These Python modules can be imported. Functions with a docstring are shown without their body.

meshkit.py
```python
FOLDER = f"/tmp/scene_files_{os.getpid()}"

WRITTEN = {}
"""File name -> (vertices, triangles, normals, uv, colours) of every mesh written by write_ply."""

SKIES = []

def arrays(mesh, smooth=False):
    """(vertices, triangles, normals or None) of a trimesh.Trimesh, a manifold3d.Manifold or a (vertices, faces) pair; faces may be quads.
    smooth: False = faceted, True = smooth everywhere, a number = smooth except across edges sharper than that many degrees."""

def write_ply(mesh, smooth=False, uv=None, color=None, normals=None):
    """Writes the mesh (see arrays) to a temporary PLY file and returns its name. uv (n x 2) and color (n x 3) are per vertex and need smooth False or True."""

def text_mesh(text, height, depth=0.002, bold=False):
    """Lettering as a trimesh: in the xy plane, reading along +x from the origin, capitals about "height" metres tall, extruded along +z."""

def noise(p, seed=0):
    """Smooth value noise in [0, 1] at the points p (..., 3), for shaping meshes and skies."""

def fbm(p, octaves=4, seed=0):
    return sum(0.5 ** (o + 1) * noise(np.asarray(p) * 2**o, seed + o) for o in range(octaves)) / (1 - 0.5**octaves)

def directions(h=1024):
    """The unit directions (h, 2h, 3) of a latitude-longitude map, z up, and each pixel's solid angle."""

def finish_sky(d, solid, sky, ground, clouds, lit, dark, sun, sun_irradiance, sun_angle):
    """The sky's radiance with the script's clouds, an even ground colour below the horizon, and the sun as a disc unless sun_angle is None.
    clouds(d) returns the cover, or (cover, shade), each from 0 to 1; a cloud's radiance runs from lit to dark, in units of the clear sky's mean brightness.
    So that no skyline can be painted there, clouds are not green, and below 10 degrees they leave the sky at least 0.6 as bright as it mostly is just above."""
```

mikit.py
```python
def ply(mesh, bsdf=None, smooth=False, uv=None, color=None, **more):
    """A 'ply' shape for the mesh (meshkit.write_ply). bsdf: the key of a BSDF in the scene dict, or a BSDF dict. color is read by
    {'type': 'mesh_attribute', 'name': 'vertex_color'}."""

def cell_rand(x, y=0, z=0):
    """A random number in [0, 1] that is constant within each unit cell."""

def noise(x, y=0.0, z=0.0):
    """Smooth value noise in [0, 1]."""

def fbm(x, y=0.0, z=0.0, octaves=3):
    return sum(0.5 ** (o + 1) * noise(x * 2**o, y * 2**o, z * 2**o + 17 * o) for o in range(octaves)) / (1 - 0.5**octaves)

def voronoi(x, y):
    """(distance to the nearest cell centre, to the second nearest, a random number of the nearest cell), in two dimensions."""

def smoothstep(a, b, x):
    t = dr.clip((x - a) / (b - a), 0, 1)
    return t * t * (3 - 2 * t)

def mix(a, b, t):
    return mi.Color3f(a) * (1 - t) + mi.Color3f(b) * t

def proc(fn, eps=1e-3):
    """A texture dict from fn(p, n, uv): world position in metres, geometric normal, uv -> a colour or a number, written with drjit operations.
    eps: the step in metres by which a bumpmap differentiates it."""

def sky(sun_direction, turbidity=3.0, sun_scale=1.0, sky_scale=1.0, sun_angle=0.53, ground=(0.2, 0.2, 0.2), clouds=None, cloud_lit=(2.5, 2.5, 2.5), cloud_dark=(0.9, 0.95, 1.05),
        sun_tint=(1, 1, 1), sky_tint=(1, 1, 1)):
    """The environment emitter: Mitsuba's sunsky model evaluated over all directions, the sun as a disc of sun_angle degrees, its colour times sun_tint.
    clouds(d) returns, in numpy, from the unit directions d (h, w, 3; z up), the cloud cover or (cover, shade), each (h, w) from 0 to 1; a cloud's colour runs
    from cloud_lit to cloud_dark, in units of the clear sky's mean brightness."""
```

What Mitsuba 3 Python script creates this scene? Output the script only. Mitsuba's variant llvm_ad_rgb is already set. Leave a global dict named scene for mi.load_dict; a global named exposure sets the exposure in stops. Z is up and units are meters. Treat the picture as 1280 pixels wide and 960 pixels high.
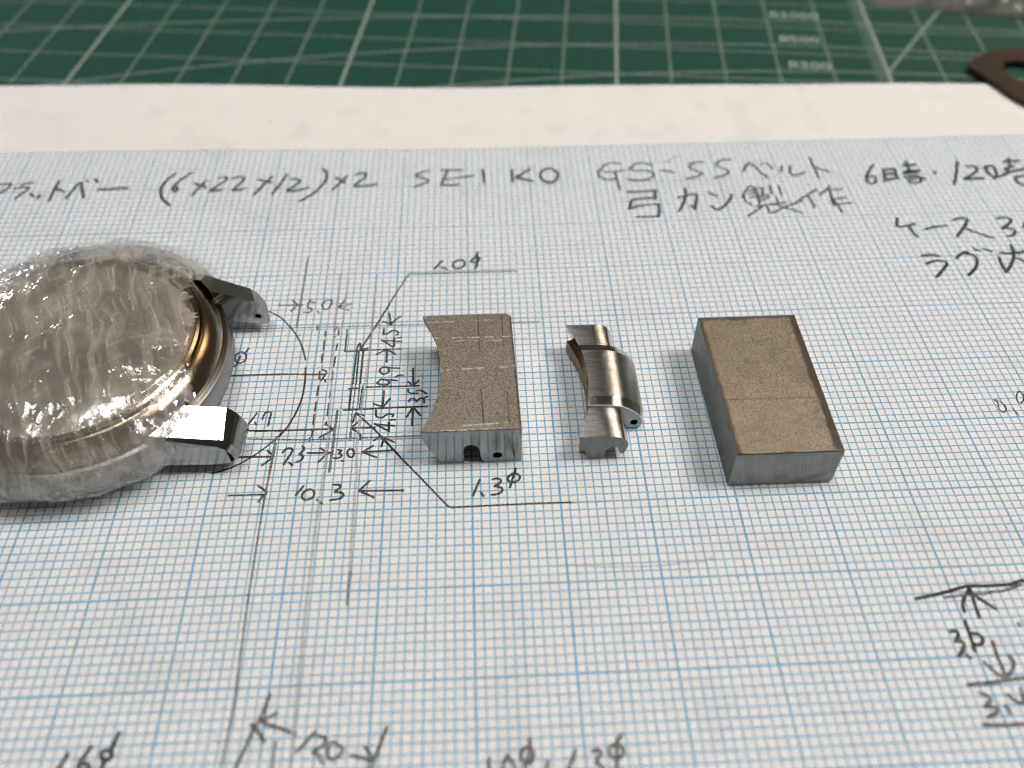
import math
import numpy as np, trimesh, shapely, manifold3d as m3
import mitsuba as mi, drjit as dr
import mikit, meshkit
from shapely.geometry import Polygon, LineString, Point
from shapely.ops import unary_union

T = mi.ScalarTransform4f
MM = 0.001
scene, labels = {}, {}
exposure = 0.0

# ------------------------------------------------------------------ camera
CAM = np.array([-8.030, -55.606, 83.818]) * MM
FWD, UP = np.array([0.029814, 0.660327, -0.750386]), np.array([0.033608, 0.749633, 0.660999])
scene['camera'] = {'type': 'thinlens', 'fov': 60.25, 'fov_axis': 'x', 'near_clip': 0.01, 'far_clip': 10.0,
                   'aperture_radius': 0.00096, 'focus_distance': 0.1080,
                   'to_world': T().look_at(origin=CAM.tolist(), target=(CAM + FWD * 0.1).tolist(), up=UP.tolist())}
# ------------------------------------------------------------------ light: room fill and the lamps over the bench
scene['room_fill'] = {'type': 'constant', 'radiance': {'type': 'rgb', 'value': [0.062, 0.053, 0.045]}}
LAMPS = [  # name, position (mm), aim, half size (mm), radiance, label, category
    ('ceiling_light', (620, 30, 900), (0, 15, 0), (190, 150), (22.6, 21.2, 19.9), 'white ceiling light panel right of the bench', 'lamp'),
    ('bench_light', (-95, 105, 900), (-20, 20, 0), (165, 140), (11.4, 11.25, 11.1), 'square white light panel straight above the watch', 'lamp'),
    ('desk_lamp', (-640, 700, 230), (-60, 30, 5), (90, 30), (16, 15.6, 15.2), 'white bar desk lamp behind the mat', 'lamp'),
    ('warm_bulb', (430, 560, 520), (10, 15, 3), (60, 60), (11, 7.3, 4.0), 'small warm bulb lamp behind the mat on the right', 'lamp'),
]


def bx(sx, sy, sz, x=0, y=0, z=0):
    b = trimesh.creation.box((sx, sy, sz)); b.apply_translation((x, y, z)); return b


def cat(*ms):
    return trimesh.util.concatenate(list(ms))


def man(mesh):
    mesh = mesh.copy(); mesh.merge_vertices()
    return m3.Manifold(m3.Mesh(np.asarray(mesh.vertices, np.float32), np.asarray(mesh.faces, np.uint32)))


def tri(m):
    q = m.to_mesh()
    return trimesh.Trimesh(np.asarray(q.vert_properties[:, :3], float), np.asarray(q.tri_verts), process=False)


def obj(key, mesh, bsdf, smooth=False, label=None, category=None, kind=None, group=None, uv=None):
    """mesh in millimetres -> one entry of the scene"""
    k, n = key, 0
    while k in scene:
        n += 1; k = f'{key}_{n:03d}'
    mesh = trimesh.Trimesh(np.asarray(mesh.vertices) * MM, np.asarray(mesh.faces), process=False)
    scene[k] = mikit.ply(mesh, bsdf, smooth, uv)
    tag(k, label, category, kind, group)
    return k


def tag(k, label=None, category=None, kind=None, group=None):
    d = {a: b for a, b in (('label', label), ('category', category), ('kind', kind), ('group', group)) if b}
    if d: labels[k] = d


def rgb(*c): return {'type': 'rgb', 'value': list(c)}


# lamps (outside the picture; they light it and show in the metal)
scene['m_lamp_shell'] = {'type': 'diffuse', 'reflectance': rgb(.5, .5, .5)}
for nm, pos, aim, hs, rad, lab, ctg in LAMPS:
    pos = np.array(pos, float); d = np.array(aim, float) - pos; d /= np.linalg.norm(d)
    M = T().look_at(origin=(pos * MM).tolist(), target=((pos + d * 100) * MM).tolist(), up=[0, 1, 0.01])
    scene[nm + '__lamp_panel'] = {'type': 'rectangle', 'to_world': M @ T().scale([hs[0] * MM, hs[1] * MM, 1]),
                                  'emitter': {'type': 'area', 'radiance': rgb(*rad)}}
    scene[nm + '__housing'] = {'type': 'cube', 'to_world': M @ T().translate([0, 0, -0.022]) @ T().scale([(hs[0] + 8) * MM, (hs[1] + 8) * MM, 0.02]),
                               'bsdf': {'type': 'ref', 'id': 'm_lamp_shell'}}
    tag(nm, lab, ctg)

sst, nz, fbm = mikit.smoothstep, mikit.noise, mikit.fbm


def line(d, w, soft=0.03):
    """1 within w/2 of d = 0, d in mm"""
    return 1 - sst(w / 2 - soft, w / 2 + soft, dr.abs(d))


def per(x, step):
    return x - step * dr.round(x / step)


# ------------------------------------------------------------------ materials
def paper_color(p, n, uv):
    x, y = p.x * 1000, p.y * 1000
    fib = fbm(x * 3.1, y * 3.1, 0, 2) * .5 + fbm(x * .35, y * .35, 3, 2) * .5
    col = mikit.mix((.735, .72, .695), (.79, .775, .75), fib)
    ink = .82 + .18 * nz(x * 1.7, y * 1.7, 5)
    one = dr.maximum(line(per(x, 1), .155), line(per(y, 1), .15)) * .95
    five = dr.maximum(line(per(x, 5), .18), line(per(y, 5), .18)) * .86
    ten = dr.maximum(line(per(x, 10), .24), line(per(y, 10), .23)) * .95
    m = dr.maximum(one, dr.maximum(five, ten)) * ink
    m = dr.select((y < 70.12), m, 0)
    col = mikit.mix(col, (.062, .29, .51), m)
    # grey smudges and specks of the handled sheet
    sm = sst(.62, .8, fbm(x * .16, y * .16, 9, 3)) * .05
    col = col * (1 - sm)
    sp = sst(.965, .985, nz(x * 2.3, y * 2.3, 30)) * .35
    return col * (1 - sp)


def mat_color(p, n, uv):
    x, y = p.x * 1000, p.y * 1000
    u = (x - 67.6) * .99307 - (y - 87.4) * .1175
    v = (x + 1.2) * .1175 + (y - 96.1) * .99307
    m = dr.maximum(line(per(u, 10), .31), line(per(v, 10), .31)) * .58
    m = dr.maximum(m, line(per(u, 50), .62) * .8)
    for R, ax, ay in ((807, -37.3, 117.7), (432, 8.3, 105.0), (352, 31.7, 93.75)):
        d = dr.sqrt(dr.square(x - ax) + dr.square(y - (ay - R))) - R
        m = dr.maximum(m, line(d, .4) * .6)
    dg = ((x - 69.1) * 22.7 - (y - 93.2) * 17.6) / 28.72
    m = dr.maximum(m, dr.select(x > 68.3, line(dg, .6) * .6, 0))
    m = dr.maximum(m, dr.select((u < 0) & (u > -2.4), line(per(v, 1), .28) * .6, 0))
    g = fbm(x * 1.3, y * 1.3, 2, 3)
    base = mikit.mix((.010, .054, .038), (.014, .066, .047), g)
    return mikit.mix(base, (.33, .36, .345), m * (.8 + .2 * g))


def graphite(lo, hi, c):
    # graphite on the tooth of the paper: it covers the ridges and leaves paper and print showing between them
    def fn(p, n, uv):
        x, y = p.x * 1000, p.y * 1000
        t = nz(x * 6, y * 6, 7) * .6 + nz(x * 13, y * 13, 8) * .4
        return mikit.mix(paper_color(p, n, uv), (c, c * .96, c * .93), lo + (hi - lo) * sst(.25, .65, t))
    return fn


scene['m_paper'] = {'type': 'twosided', 'b': {'type': 'diffuse', 'reflectance': mikit.proc(paper_color)}}
scene['m_mat'] = {'type': 'principled', 'base_color': mikit.proc(mat_color), 'roughness': .6, 'specular': .22}
scene['m_mat_print'] = {'type': 'diffuse', 'reflectance': rgb(.46, .50, .48)}
for i, (lo, hi, c) in enumerate(((.26, .56, .17), (.66, .96, .065), (.88, 1.0, .03), (.86, 1.0, .022))):
    scene[f'm_pencil_{i}'] = {'type': 'twosided', 'b': {'type': 'diffuse', 'reflectance': mikit.proc(graphite(lo, hi, c))}}

# pencil strokes: (width mm, pressure, 'x y x y ...' in mm on the sheet)
STROKES = {
 'heading_bar_stock': [(0.34,2,"-82.88 61.99 -82.28 62.02 -81.95 62.04 -81.68 62.06 -81.41 62.08 -81.13 62.11 -80.94 62.05 -80.84 61.91 -80.83 61.69 -80.91 61.39 -81.04 61.08 -81.21 60.76 -81.5 60.34 -82.12 59.56"), (0.34,2,"-79.21 61.84 -77.58 62.26"), (0.34,2,"-79.9 60.75 -79.37 61 -79.05 61.1 -78.77 61.14 -78.46 61.14 -78.13 61.1 -77.91 61.01 -77.82 60.88 -77.84 60.69 -77.98 60.46 -78.14 60.18 -78.33 59.86 -78.6 59.4 -79.13 58.49"), (0.34,2,"-77.09 59.49 -76.51 58.85"), (0.34,2,"-75.62 59.15 -75.68 58.49"), (0.34,2,"-73.54 62.43 -73.67 61.15 -73.74 60.43 -73.78 59.84 -73.81 59.08 -73.86 57.71"), (0.34,2,"-73.85 60.65 -73.32 60.49 -73.05 60.39 -72.85 60.29 -72.62 60.15 -72.23 59.86"), (0.34,2,"-70.33 61.96 -70.62 60.88 -70.79 60.29 -70.93 59.83 -71.11 59.27 -71.44 58.27"), (0.34,2,"-69.92 61.8 -69.63 60.78 -69.46 60.23 -69.32 59.79 -69.13 59.26 -68.79 58.32"), (0.34,2,"-69.4 62.42 -69.12 62.27"), (0.34,2,"-68.15 62.73 -67.52 62.02"), (0.34,2,"-67 60.16 -62.54 60.41"), (0.34,2,"-55.86 63.94 -56.65 62.62 -57.02 61.91 -57.22 61.38 -57.35 60.87 -57.4 60.38 -57.39 59.88 -57.32 59.37 -57.18 58.84 -56.98 58.3 -56.75 57.81 -56.48 57.37 -56.09 56.9 -55.33 56.14"), (0.34,2,"-53.39 64.05 -54.38 62.79 -54.85 62.12 -55.14 61.63 -55.34 61.17 -55.48 60.74 -55.55 60.37 -55.57 60.05 -55.52 59.79 -55.42 59.58 -55.32 59.45 -55.21 59.39 -55.09 59.4 -54.97 59.48 -54.88 59.58 -54.83 59.72 -54.81 59.87 -54.83 60.06 -54.89 60.2 -54.98 60.31 -55.14 60.38 -55.5 60.44"), (0.34,2,"-52.42 61.27 -50.57 60.35"), (0.34,2,"-50.85 61.99 -52.37 58.44"), (0.34,2,"-48.95 62.72 -48.45 62.86 -48.19 62.88 -48 62.83 -47.82 62.72 -47.66 62.55 -47.63 62.32 -47.72 62.04 -47.94 61.7 -48.28 61.31 -48.61 60.91 -48.94 60.52 -49.26 60.13 -49.58 59.75 -49.69 59.49 -49.59 59.37 -49.16 59.41 -48 59.72"), (0.34,2,"-46.73 62.44 -46.09 62.81 -45.75 62.93 -45.5 62.92 -45.28 62.84 -45.08 62.67 -44.98 62.44 -44.99 62.13 -45.12 61.76 -45.35 61.32 -45.58 60.9 -45.81 60.5 -46.05 60.12 -46.28 59.75 -46.32 59.52 -46.18 59.43 -45.7 59.51 -44.5 59.91"), (0.34,2,"-42.65 62.14 -40.58 61.36"), (0.34,2,"-40.72 62.89 -42.9 58.41"), (0.34,2,"-38.43 63.39 -38.87 61.94 -39.12 61.17 -39.33 60.57 -39.61 59.86 -40.11 58.61"), (0.34,2,"-37.65 62.09 -37.05 62.23 -36.75 62.24 -36.56 62.17 -36.41 62.04 -36.3 61.85 -36.26 61.63 -36.31 61.37 -36.45 61.09 -36.66 60.77 -36.9 60.46 -37.16 60.15 -37.45 59.84 -37.76 59.53 -37.87 59.32 -37.78 59.19 -37.49 59.15 -36.99 59.21 -36.52 59.3 -36.07 59.41 -35.54 59.61 -34.62 60.02"), (0.34,2,"-32.91 64.92 -32.38 64.02 -32.16 63.49 -32.08 63.03 -32.08 62.55 -32.15 62.03 -32.29 61.47 -32.51 60.86 -32.8 60.21 -33.16 59.53 -33.55 58.9 -33.98 58.33 -34.56 57.7 -35.66 56.67"), (0.34,2,"-30.64 62.53 -29.12 61.22"), (0.34,2,"-28.94 62.93 -30.85 59.46"), (0.34,2,"-27.55 63.28 -26.94 63.57 -26.63 63.68 -26.42 63.69 -26.22 63.66 -26.06 63.56 -25.96 63.41 -25.93 63.21 -25.96 62.96 -26.06 62.66 -26.25 62.31 -26.52 61.9 -26.87 61.44 -27.3 60.93 -27.51 60.56 -27.5 60.32 -27.25 60.22 -26.79 60.25 -26.32 60.29 -25.86 60.35 -25.28 60.44 -24.23 60.62")],
 'heading_maker': [(0.3,2,"-15.88 64.06 -16.56 63.95 -16.94 63.83 -17.25 63.67 -17.57 63.45 -17.89 63.18 -18.03 62.94 -18 62.73 -17.79 62.54 -17.41 62.37 -17.05 62.21 -16.73 62.05 -16.43 61.89 -16.17 61.73 -16.03 61.56 -16.03 61.38 -16.16 61.18 -16.41 60.98 -16.69 60.78 -16.99 60.58 -17.4 60.34 -18.18 59.89"), (0.3,2,"-14.01 64.28 -13.02 64.25 -12.48 64.23 -12.07 64.21 -11.57 64.18 -10.7 64.11"), (0.3,2,"-13.02 64.06 -13.26 63.13 -13.4 62.59 -13.52 62.14 -13.68 61.54 -13.98 60.43"), (0.3,2,"-13.55 61.68 -12.33 61.96 -11.62 62.1 -11.04 62.21 -10.27 62.33 -8.85 62.53"), (0.3,2,"-13.98 60.36 -13.25 60.26 -12.84 60.22 -12.5 60.22 -12.06 60.25 -11.27 60.35"), (0.3,2,"-7.38 64.27 -7.31 63.22 -7.27 62.64 -7.24 62.18 -7.21 61.6 -7.16 60.58"), (0.3,2,"-2.63 64.09 -2.67 60.76"), (0.3,2,"0.26 64.15 -0.34 63.54 -0.69 63.2 -0.99 62.92 -1.39 62.56 -2.14 61.91"), (0.3,2,"-2.14 61.91 -1.43 61.63 -1.03 61.47 -0.69 61.34 -0.25 61.17 0.57 60.87"), (0.3,2,"3.94 63.93 4.23 63.57 4.37 63.35 4.47 63.15 4.54 62.95 4.59 62.72 4.62 62.49 4.63 62.26 4.62 62.03 4.58 61.8 4.53 61.58 4.46 61.37 4.36 61.17 4.25 60.99 4.13 60.83 3.99 60.69 3.84 60.57 3.67 60.48 3.51 60.41 3.34 60.38 3.17 60.37 2.99 60.39 2.82 60.43 2.66 60.51 2.51 60.61 2.36 60.74 2.23 60.88 2.12 61.05 2.02 61.24 1.94 61.44 1.88 61.66 1.84 61.88 1.82 62.11 1.82 62.35 1.85 62.58 1.89 62.8 1.96 63.02 2.05 63.22 2.15 63.41 2.27 63.58 2.41 63.74 2.56 63.87 2.72 63.97 2.88 64.04 3.06 64.09 3.24 64.11 3.41 64.1 3.58 64.06 3.79 63.97 4.15 63.74")],
 'heading_model': [(0.3,2,"14.95 64.76 14.36 65.01 14 65.1 13.68 65.09 13.33 65.03 12.95 64.9 12.58 64.69 12.24 64.38 11.92 63.98 11.61 63.5 11.38 63.06 11.22 62.66 11.14 62.31 11.13 62.01 11.18 61.72 11.3 61.45 11.48 61.2 11.72 60.96 12.01 60.79 12.34 60.67 12.83 60.62 13.79 60.62"), (0.3,2,"12.24 62.72 13.21 62.71 13.74 62.73 14.15 62.77 14.65 62.85 15.55 63.03"), (0.3,2,"13.86 62.65 13.86 61.37 13.87 60.66 13.89 60.1 13.93 59.4 14.02 58.16"), (0.3,2,"20 64.22 19.34 64.65 18.97 64.84 18.66 64.91 18.34 64.92 18.01 64.87 17.68 64.74 17.34 64.53 16.99 64.24 16.65 63.87 16.42 63.55 16.32 63.3 16.34 63.1 16.48 62.95 16.72 62.85 17.07 62.8 17.51 62.79 18.06 62.83 18.54 62.81 18.96 62.75 19.3 62.63 19.57 62.47 19.76 62.27 19.88 62.04 19.93 61.77 19.89 61.47 19.78 61.19 19.6 60.94 19.34 60.72 19.01 60.53 18.64 60.38 18.25 60.29 17.83 60.24 17.38 60.25 16.98 60.28 16.61 60.34 16.22 60.45 15.6 60.69"), (0.3,2,"21.33 62.77 23.41 62.13"), (0.3,0,"22.13 64.91 22.82 65.32 23.21 65.57 23.55 65.79 23.99 66.09 24.82 66.68"), (0.3,2,"28.52 64.62 27.71 64.75 27.27 64.73 26.93 64.6 26.59 64.39 26.26 64.1 26.06 63.81 25.99 63.52 26.04 63.24 26.22 62.96 26.44 62.71 26.71 62.49 27.02 62.29 27.38 62.12 27.59 61.93 27.66 61.72 27.6 61.48 27.39 61.23 27.11 61 26.76 60.81 26.21 60.62 25.09 60.33"), (0.3,2,"33.11 64.98 32.49 65.22 32.09 65.25 31.71 65.13 31.27 64.91 30.79 64.58 30.5 64.26 30.39 63.95 30.47 63.66 30.73 63.37 31.01 63.11 31.29 62.87 31.58 62.64 31.88 62.44 32.04 62.2 32.05 61.93 31.92 61.63 31.65 61.3 31.33 61.03 30.99 60.82 30.49 60.64 29.53 60.43"), (0.32,2,"34.43 61.9 34.87 62.74 35.12 63.18 35.33 63.49 35.54 63.77 35.76 64.02 35.95 64.12 36.13 64.08 36.28 63.88 36.41 63.54 36.55 63.17 36.69 62.76 36.85 62.33 37.02 61.86 37.19 61.43 37.37 61.04 37.61 60.61 38.06 59.92"), (0.32,2,"37.52 63.83 37.83 63.6"), (0.32,2,"38.58 64.03 39.4 62.44"), (0.32,2,"40.96 62.99 40.44 61.48"), (0.32,2,"42.36 62.93 42.05 62.25 41.92 61.87 41.87 61.57 41.85 61.26 41.88 60.95 41.96 60.72 42.1 60.56 42.29 60.48 42.54 60.47 42.81 60.51 43.11 60.61 43.52 60.82 44.32 61.3"), (0.32,2,"46.08 65.11 46.08 63.78 46.08 63 46.08 62.33 46.08 61.41 46.07 59.71"), (0.32,2,"45.91 62.77 46.58 62.22 46.97 61.92 47.3 61.7 47.72 61.43 48.52 60.96")],
 'heading_end_link': [(0.34,2,"15.14 57.23 17.37 57.33 19.52 57.47 19.23 55.32"), (0.34,2,"19.32 55.6 17.29 55.55 15.59 55.28 14.84 52.98"), (0.34,2,"14.95 53.11 17.05 53.86 19.52 54.03 19.43 52.35 19.05 50.99 15.78 51"), (0.34,2,"22.82 55.44 23.72 55.78 24.22 55.95 24.61 56.08 25.01 56.19 25.4 56.3 25.67 56.26 25.8 56.08 25.8 55.76 25.67 55.3 25.55 54.82 25.42 54.33 25.26 53.69 24.98 52.52"), (0.34,2,"24.98 52.52 24.47 53.38"), (0.34,2,"24.29 57.84 24.25 57.02 24.19 56.53 24.1 56.11 23.98 55.64 23.83 55.15 23.64 54.64 23.42 54.11 23.09 53.42 22.43 52.16"), (0.34,2,"27.88 56.57 28.92 55.54"), (0.34,2,"31.38 55.92 30.87 54.9 30.55 54.34 30.25 53.91 29.92 53.49 29.55 53.09 29.22 52.76 28.92 52.51 28.65 52.34 28.41 52.25 28.2 52.25 28.03 52.34 27.85 52.6 27.59 53.25"), (0.28,2,"32.74 55.02 33.24 55.96 33.53 56.48 33.78 56.87 34.03 57.24 34.28 57.59 34.51 57.82 34.7 57.93 34.86 57.9 34.98 57.75 35.09 57.48 35.18 57.11 35.26 56.64 35.33 56.05 35.35 55.5 35.34 54.98 35.28 54.38 35.09 53.35"), (0.28,2,"33.19 55.86 33.06 55.06 33.06 54.62 33.14 54.28 33.33 53.86 33.81 53.12"), (0.28,2,"34.35 56.68 35.96 57.48"), (0.28,2,"34.06 55.82 35.51 56.33"), (0.28,2,"34.05 54.96 34.99 55.2"), (0.28,2,"36.49 57.46 36.04 55.16"), (0.28,2,"35.34 55.19 36.2 55.47 36.59 55.54 36.79 55.5 36.89 55.37 36.91 55.15 36.84 54.96 36.69 54.79 36.37 54.6 35.66 54.31"), (0.28,2,"37.69 57.99 37.57 55.66"), (0.28,2,"39.16 57.78 39.03 55.45"), (0.28,2,"38.1 54.92 38 53.78"), (0.28,2,"34.42 52.73 35.55 52.96 36.24 53.09 36.86 53.2 37.71 53.34 39.35 53.58"), (0.28,2,"35.48 52.77 34.75 52.17 34.33 51.83 33.99 51.55 33.53 51.19 32.7 50.53"), (0.28,2,"36.13 52.6 36.08 51.97 36.09 51.66 36.12 51.46 36.19 51.29 36.29 51.16 36.47 51.13 36.72 51.19 37.05 51.34 37.46 51.58 37.86 51.82 38.27 52.06 38.68 52.29 39.09 52.52 39.51 52.74 39.97 52.97 40.57 53.25 41.69 53.76"), (0.28,2,"37.34 53.25 38.18 52.65 38.7 52.31 39.17 52.02 39.83 51.64 41.11 50.93"), (0.28,2,"44.86 56.64 43.9 55.87 43.36 55.45 42.93 55.13 42.39 54.74 41.41 54.06"), (0.28,2,"43.07 54.98 43.22 54.25 43.29 53.84 43.33 53.49 43.36 53.04 43.38 52.22"), (0.28,2,"47.23 57.42 46.64 56.78 46.31 56.43 46.03 56.15 45.67 55.81 44.99 55.19"), (0.28,2,"46.67 56.42 48.83 56.47"), (0.28,2,"46.9 56.26 46.7 55.05 46.6 54.4 46.54 53.92 46.49 53.37 46.41 52.42"), (0.28,2,"46.68 53.96 48.94 54.43"), (0.28,2,"46.49 52.7 49.39 52.99"), (0.28,2,"46.82 53.81 47.31 50.71")],
 'note_hours': [(0.34,2,"55.86 62.74 54.91 61.46 54.44 60.8 54.14 60.33 53.89 59.9 53.7 59.51 53.57 59.13 53.49 58.76 53.47 58.4 53.51 58.05 53.6 57.81 53.75 57.67 53.95 57.64 54.22 57.72 54.45 57.86 54.66 58.07 54.85 58.34 55.01 58.68 55.1 58.97 55.11 59.21 55.04 59.4 54.9 59.54 54.73 59.62 54.52 59.63 54.21 59.54 53.59 59.27"), (0.34,2,"57.15 61.42 56.45 58.97 58.65 58.87"), (0.34,2,"57.01 61.32 59 61.52 58.44 58.88"), (0.34,2,"56.85 60.18 58.7 60.28"), (0.34,2,"56.12 58.28 58.6 59.05"), (0.34,2,"61.48 63.4 61.26 62.14"), (0.34,2,"60.68 62.34 62.79 62.5"), (0.34,2,"60.35 60.74 62.79 60.99"), (0.34,2,"61.29 61.59 61.19 60.7"), (0.34,2,"60.06 60.22 62.67 60.64"), (0.34,2,"59.81 59.17 60.97 59.41 61.52 59.48 61.86 59.44 62.1 59.33 62.24 59.15 62.31 58.94 62.31 58.69 62.23 58.42 62.07 58.13 61.86 57.89 61.61 57.7 61.32 57.57 60.97 57.5 60.68 57.5 60.43 57.58 60.22 57.73 60.06 57.96 60.05 58.15 60.19 58.32 60.59 58.49 61.57 58.74"), (0.34,2,"62.47 58.87 62.89 58.57"), (0.34,2,"65.09 60.53 65.11 59.99"), (0.34,2,"69.8 63.03 69.08 61.32 68.67 60.38 68.31 59.62 67.83 58.66 66.93 56.93"), (0.34,2,"70.8 61.71 71.52 61.68 71.87 61.62 72.08 61.52 72.25 61.37 72.36 61.19 72.33 60.94 72.16 60.64 71.84 60.27 71.37 59.84 70.91 59.47 70.44 59.13 69.98 58.85 69.51 58.6 69.25 58.43 69.21 58.32 69.38 58.28 69.76 58.31 70.17 58.33 70.61 58.36 71.19 58.38 72.29 58.43"), (0.34,2,"73.88 61.57 73.48 59.79 74.17 58.35"), (0.34,2,"73.45 61.05 74.47 61.61 74.9 61.67 75.08 61.42 75.12 60.91 75.02 60.15 74.89 59.54 74.72 59.09 74.47 58.73 73.96 58.36"), (0.34,2,"74.94 58.67 76.33 59.4 77.1 59.77 77.71 60.01 78.47 60.24 79.83 60.58"), (0.34,2,"78.5 63.56 77.8 61.4"), (0.34,2,"77.37 62.69 79.91 62.76"), (0.34,2,"76.66 60.73 78.44 61.37"), (0.34,2,"77.8 61.4 76.86 60.18"), (0.34,2,"79.2 58.65 78.49 58.68 78.13 58.66 77.87 58.58 77.63 58.46 77.43 58.29 77.29 58.09 77.21 57.85 77.2 57.58 77.26 57.27 77.34 56.99 77.46 56.74 77.65 56.47 78.05 56.02")],
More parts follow.
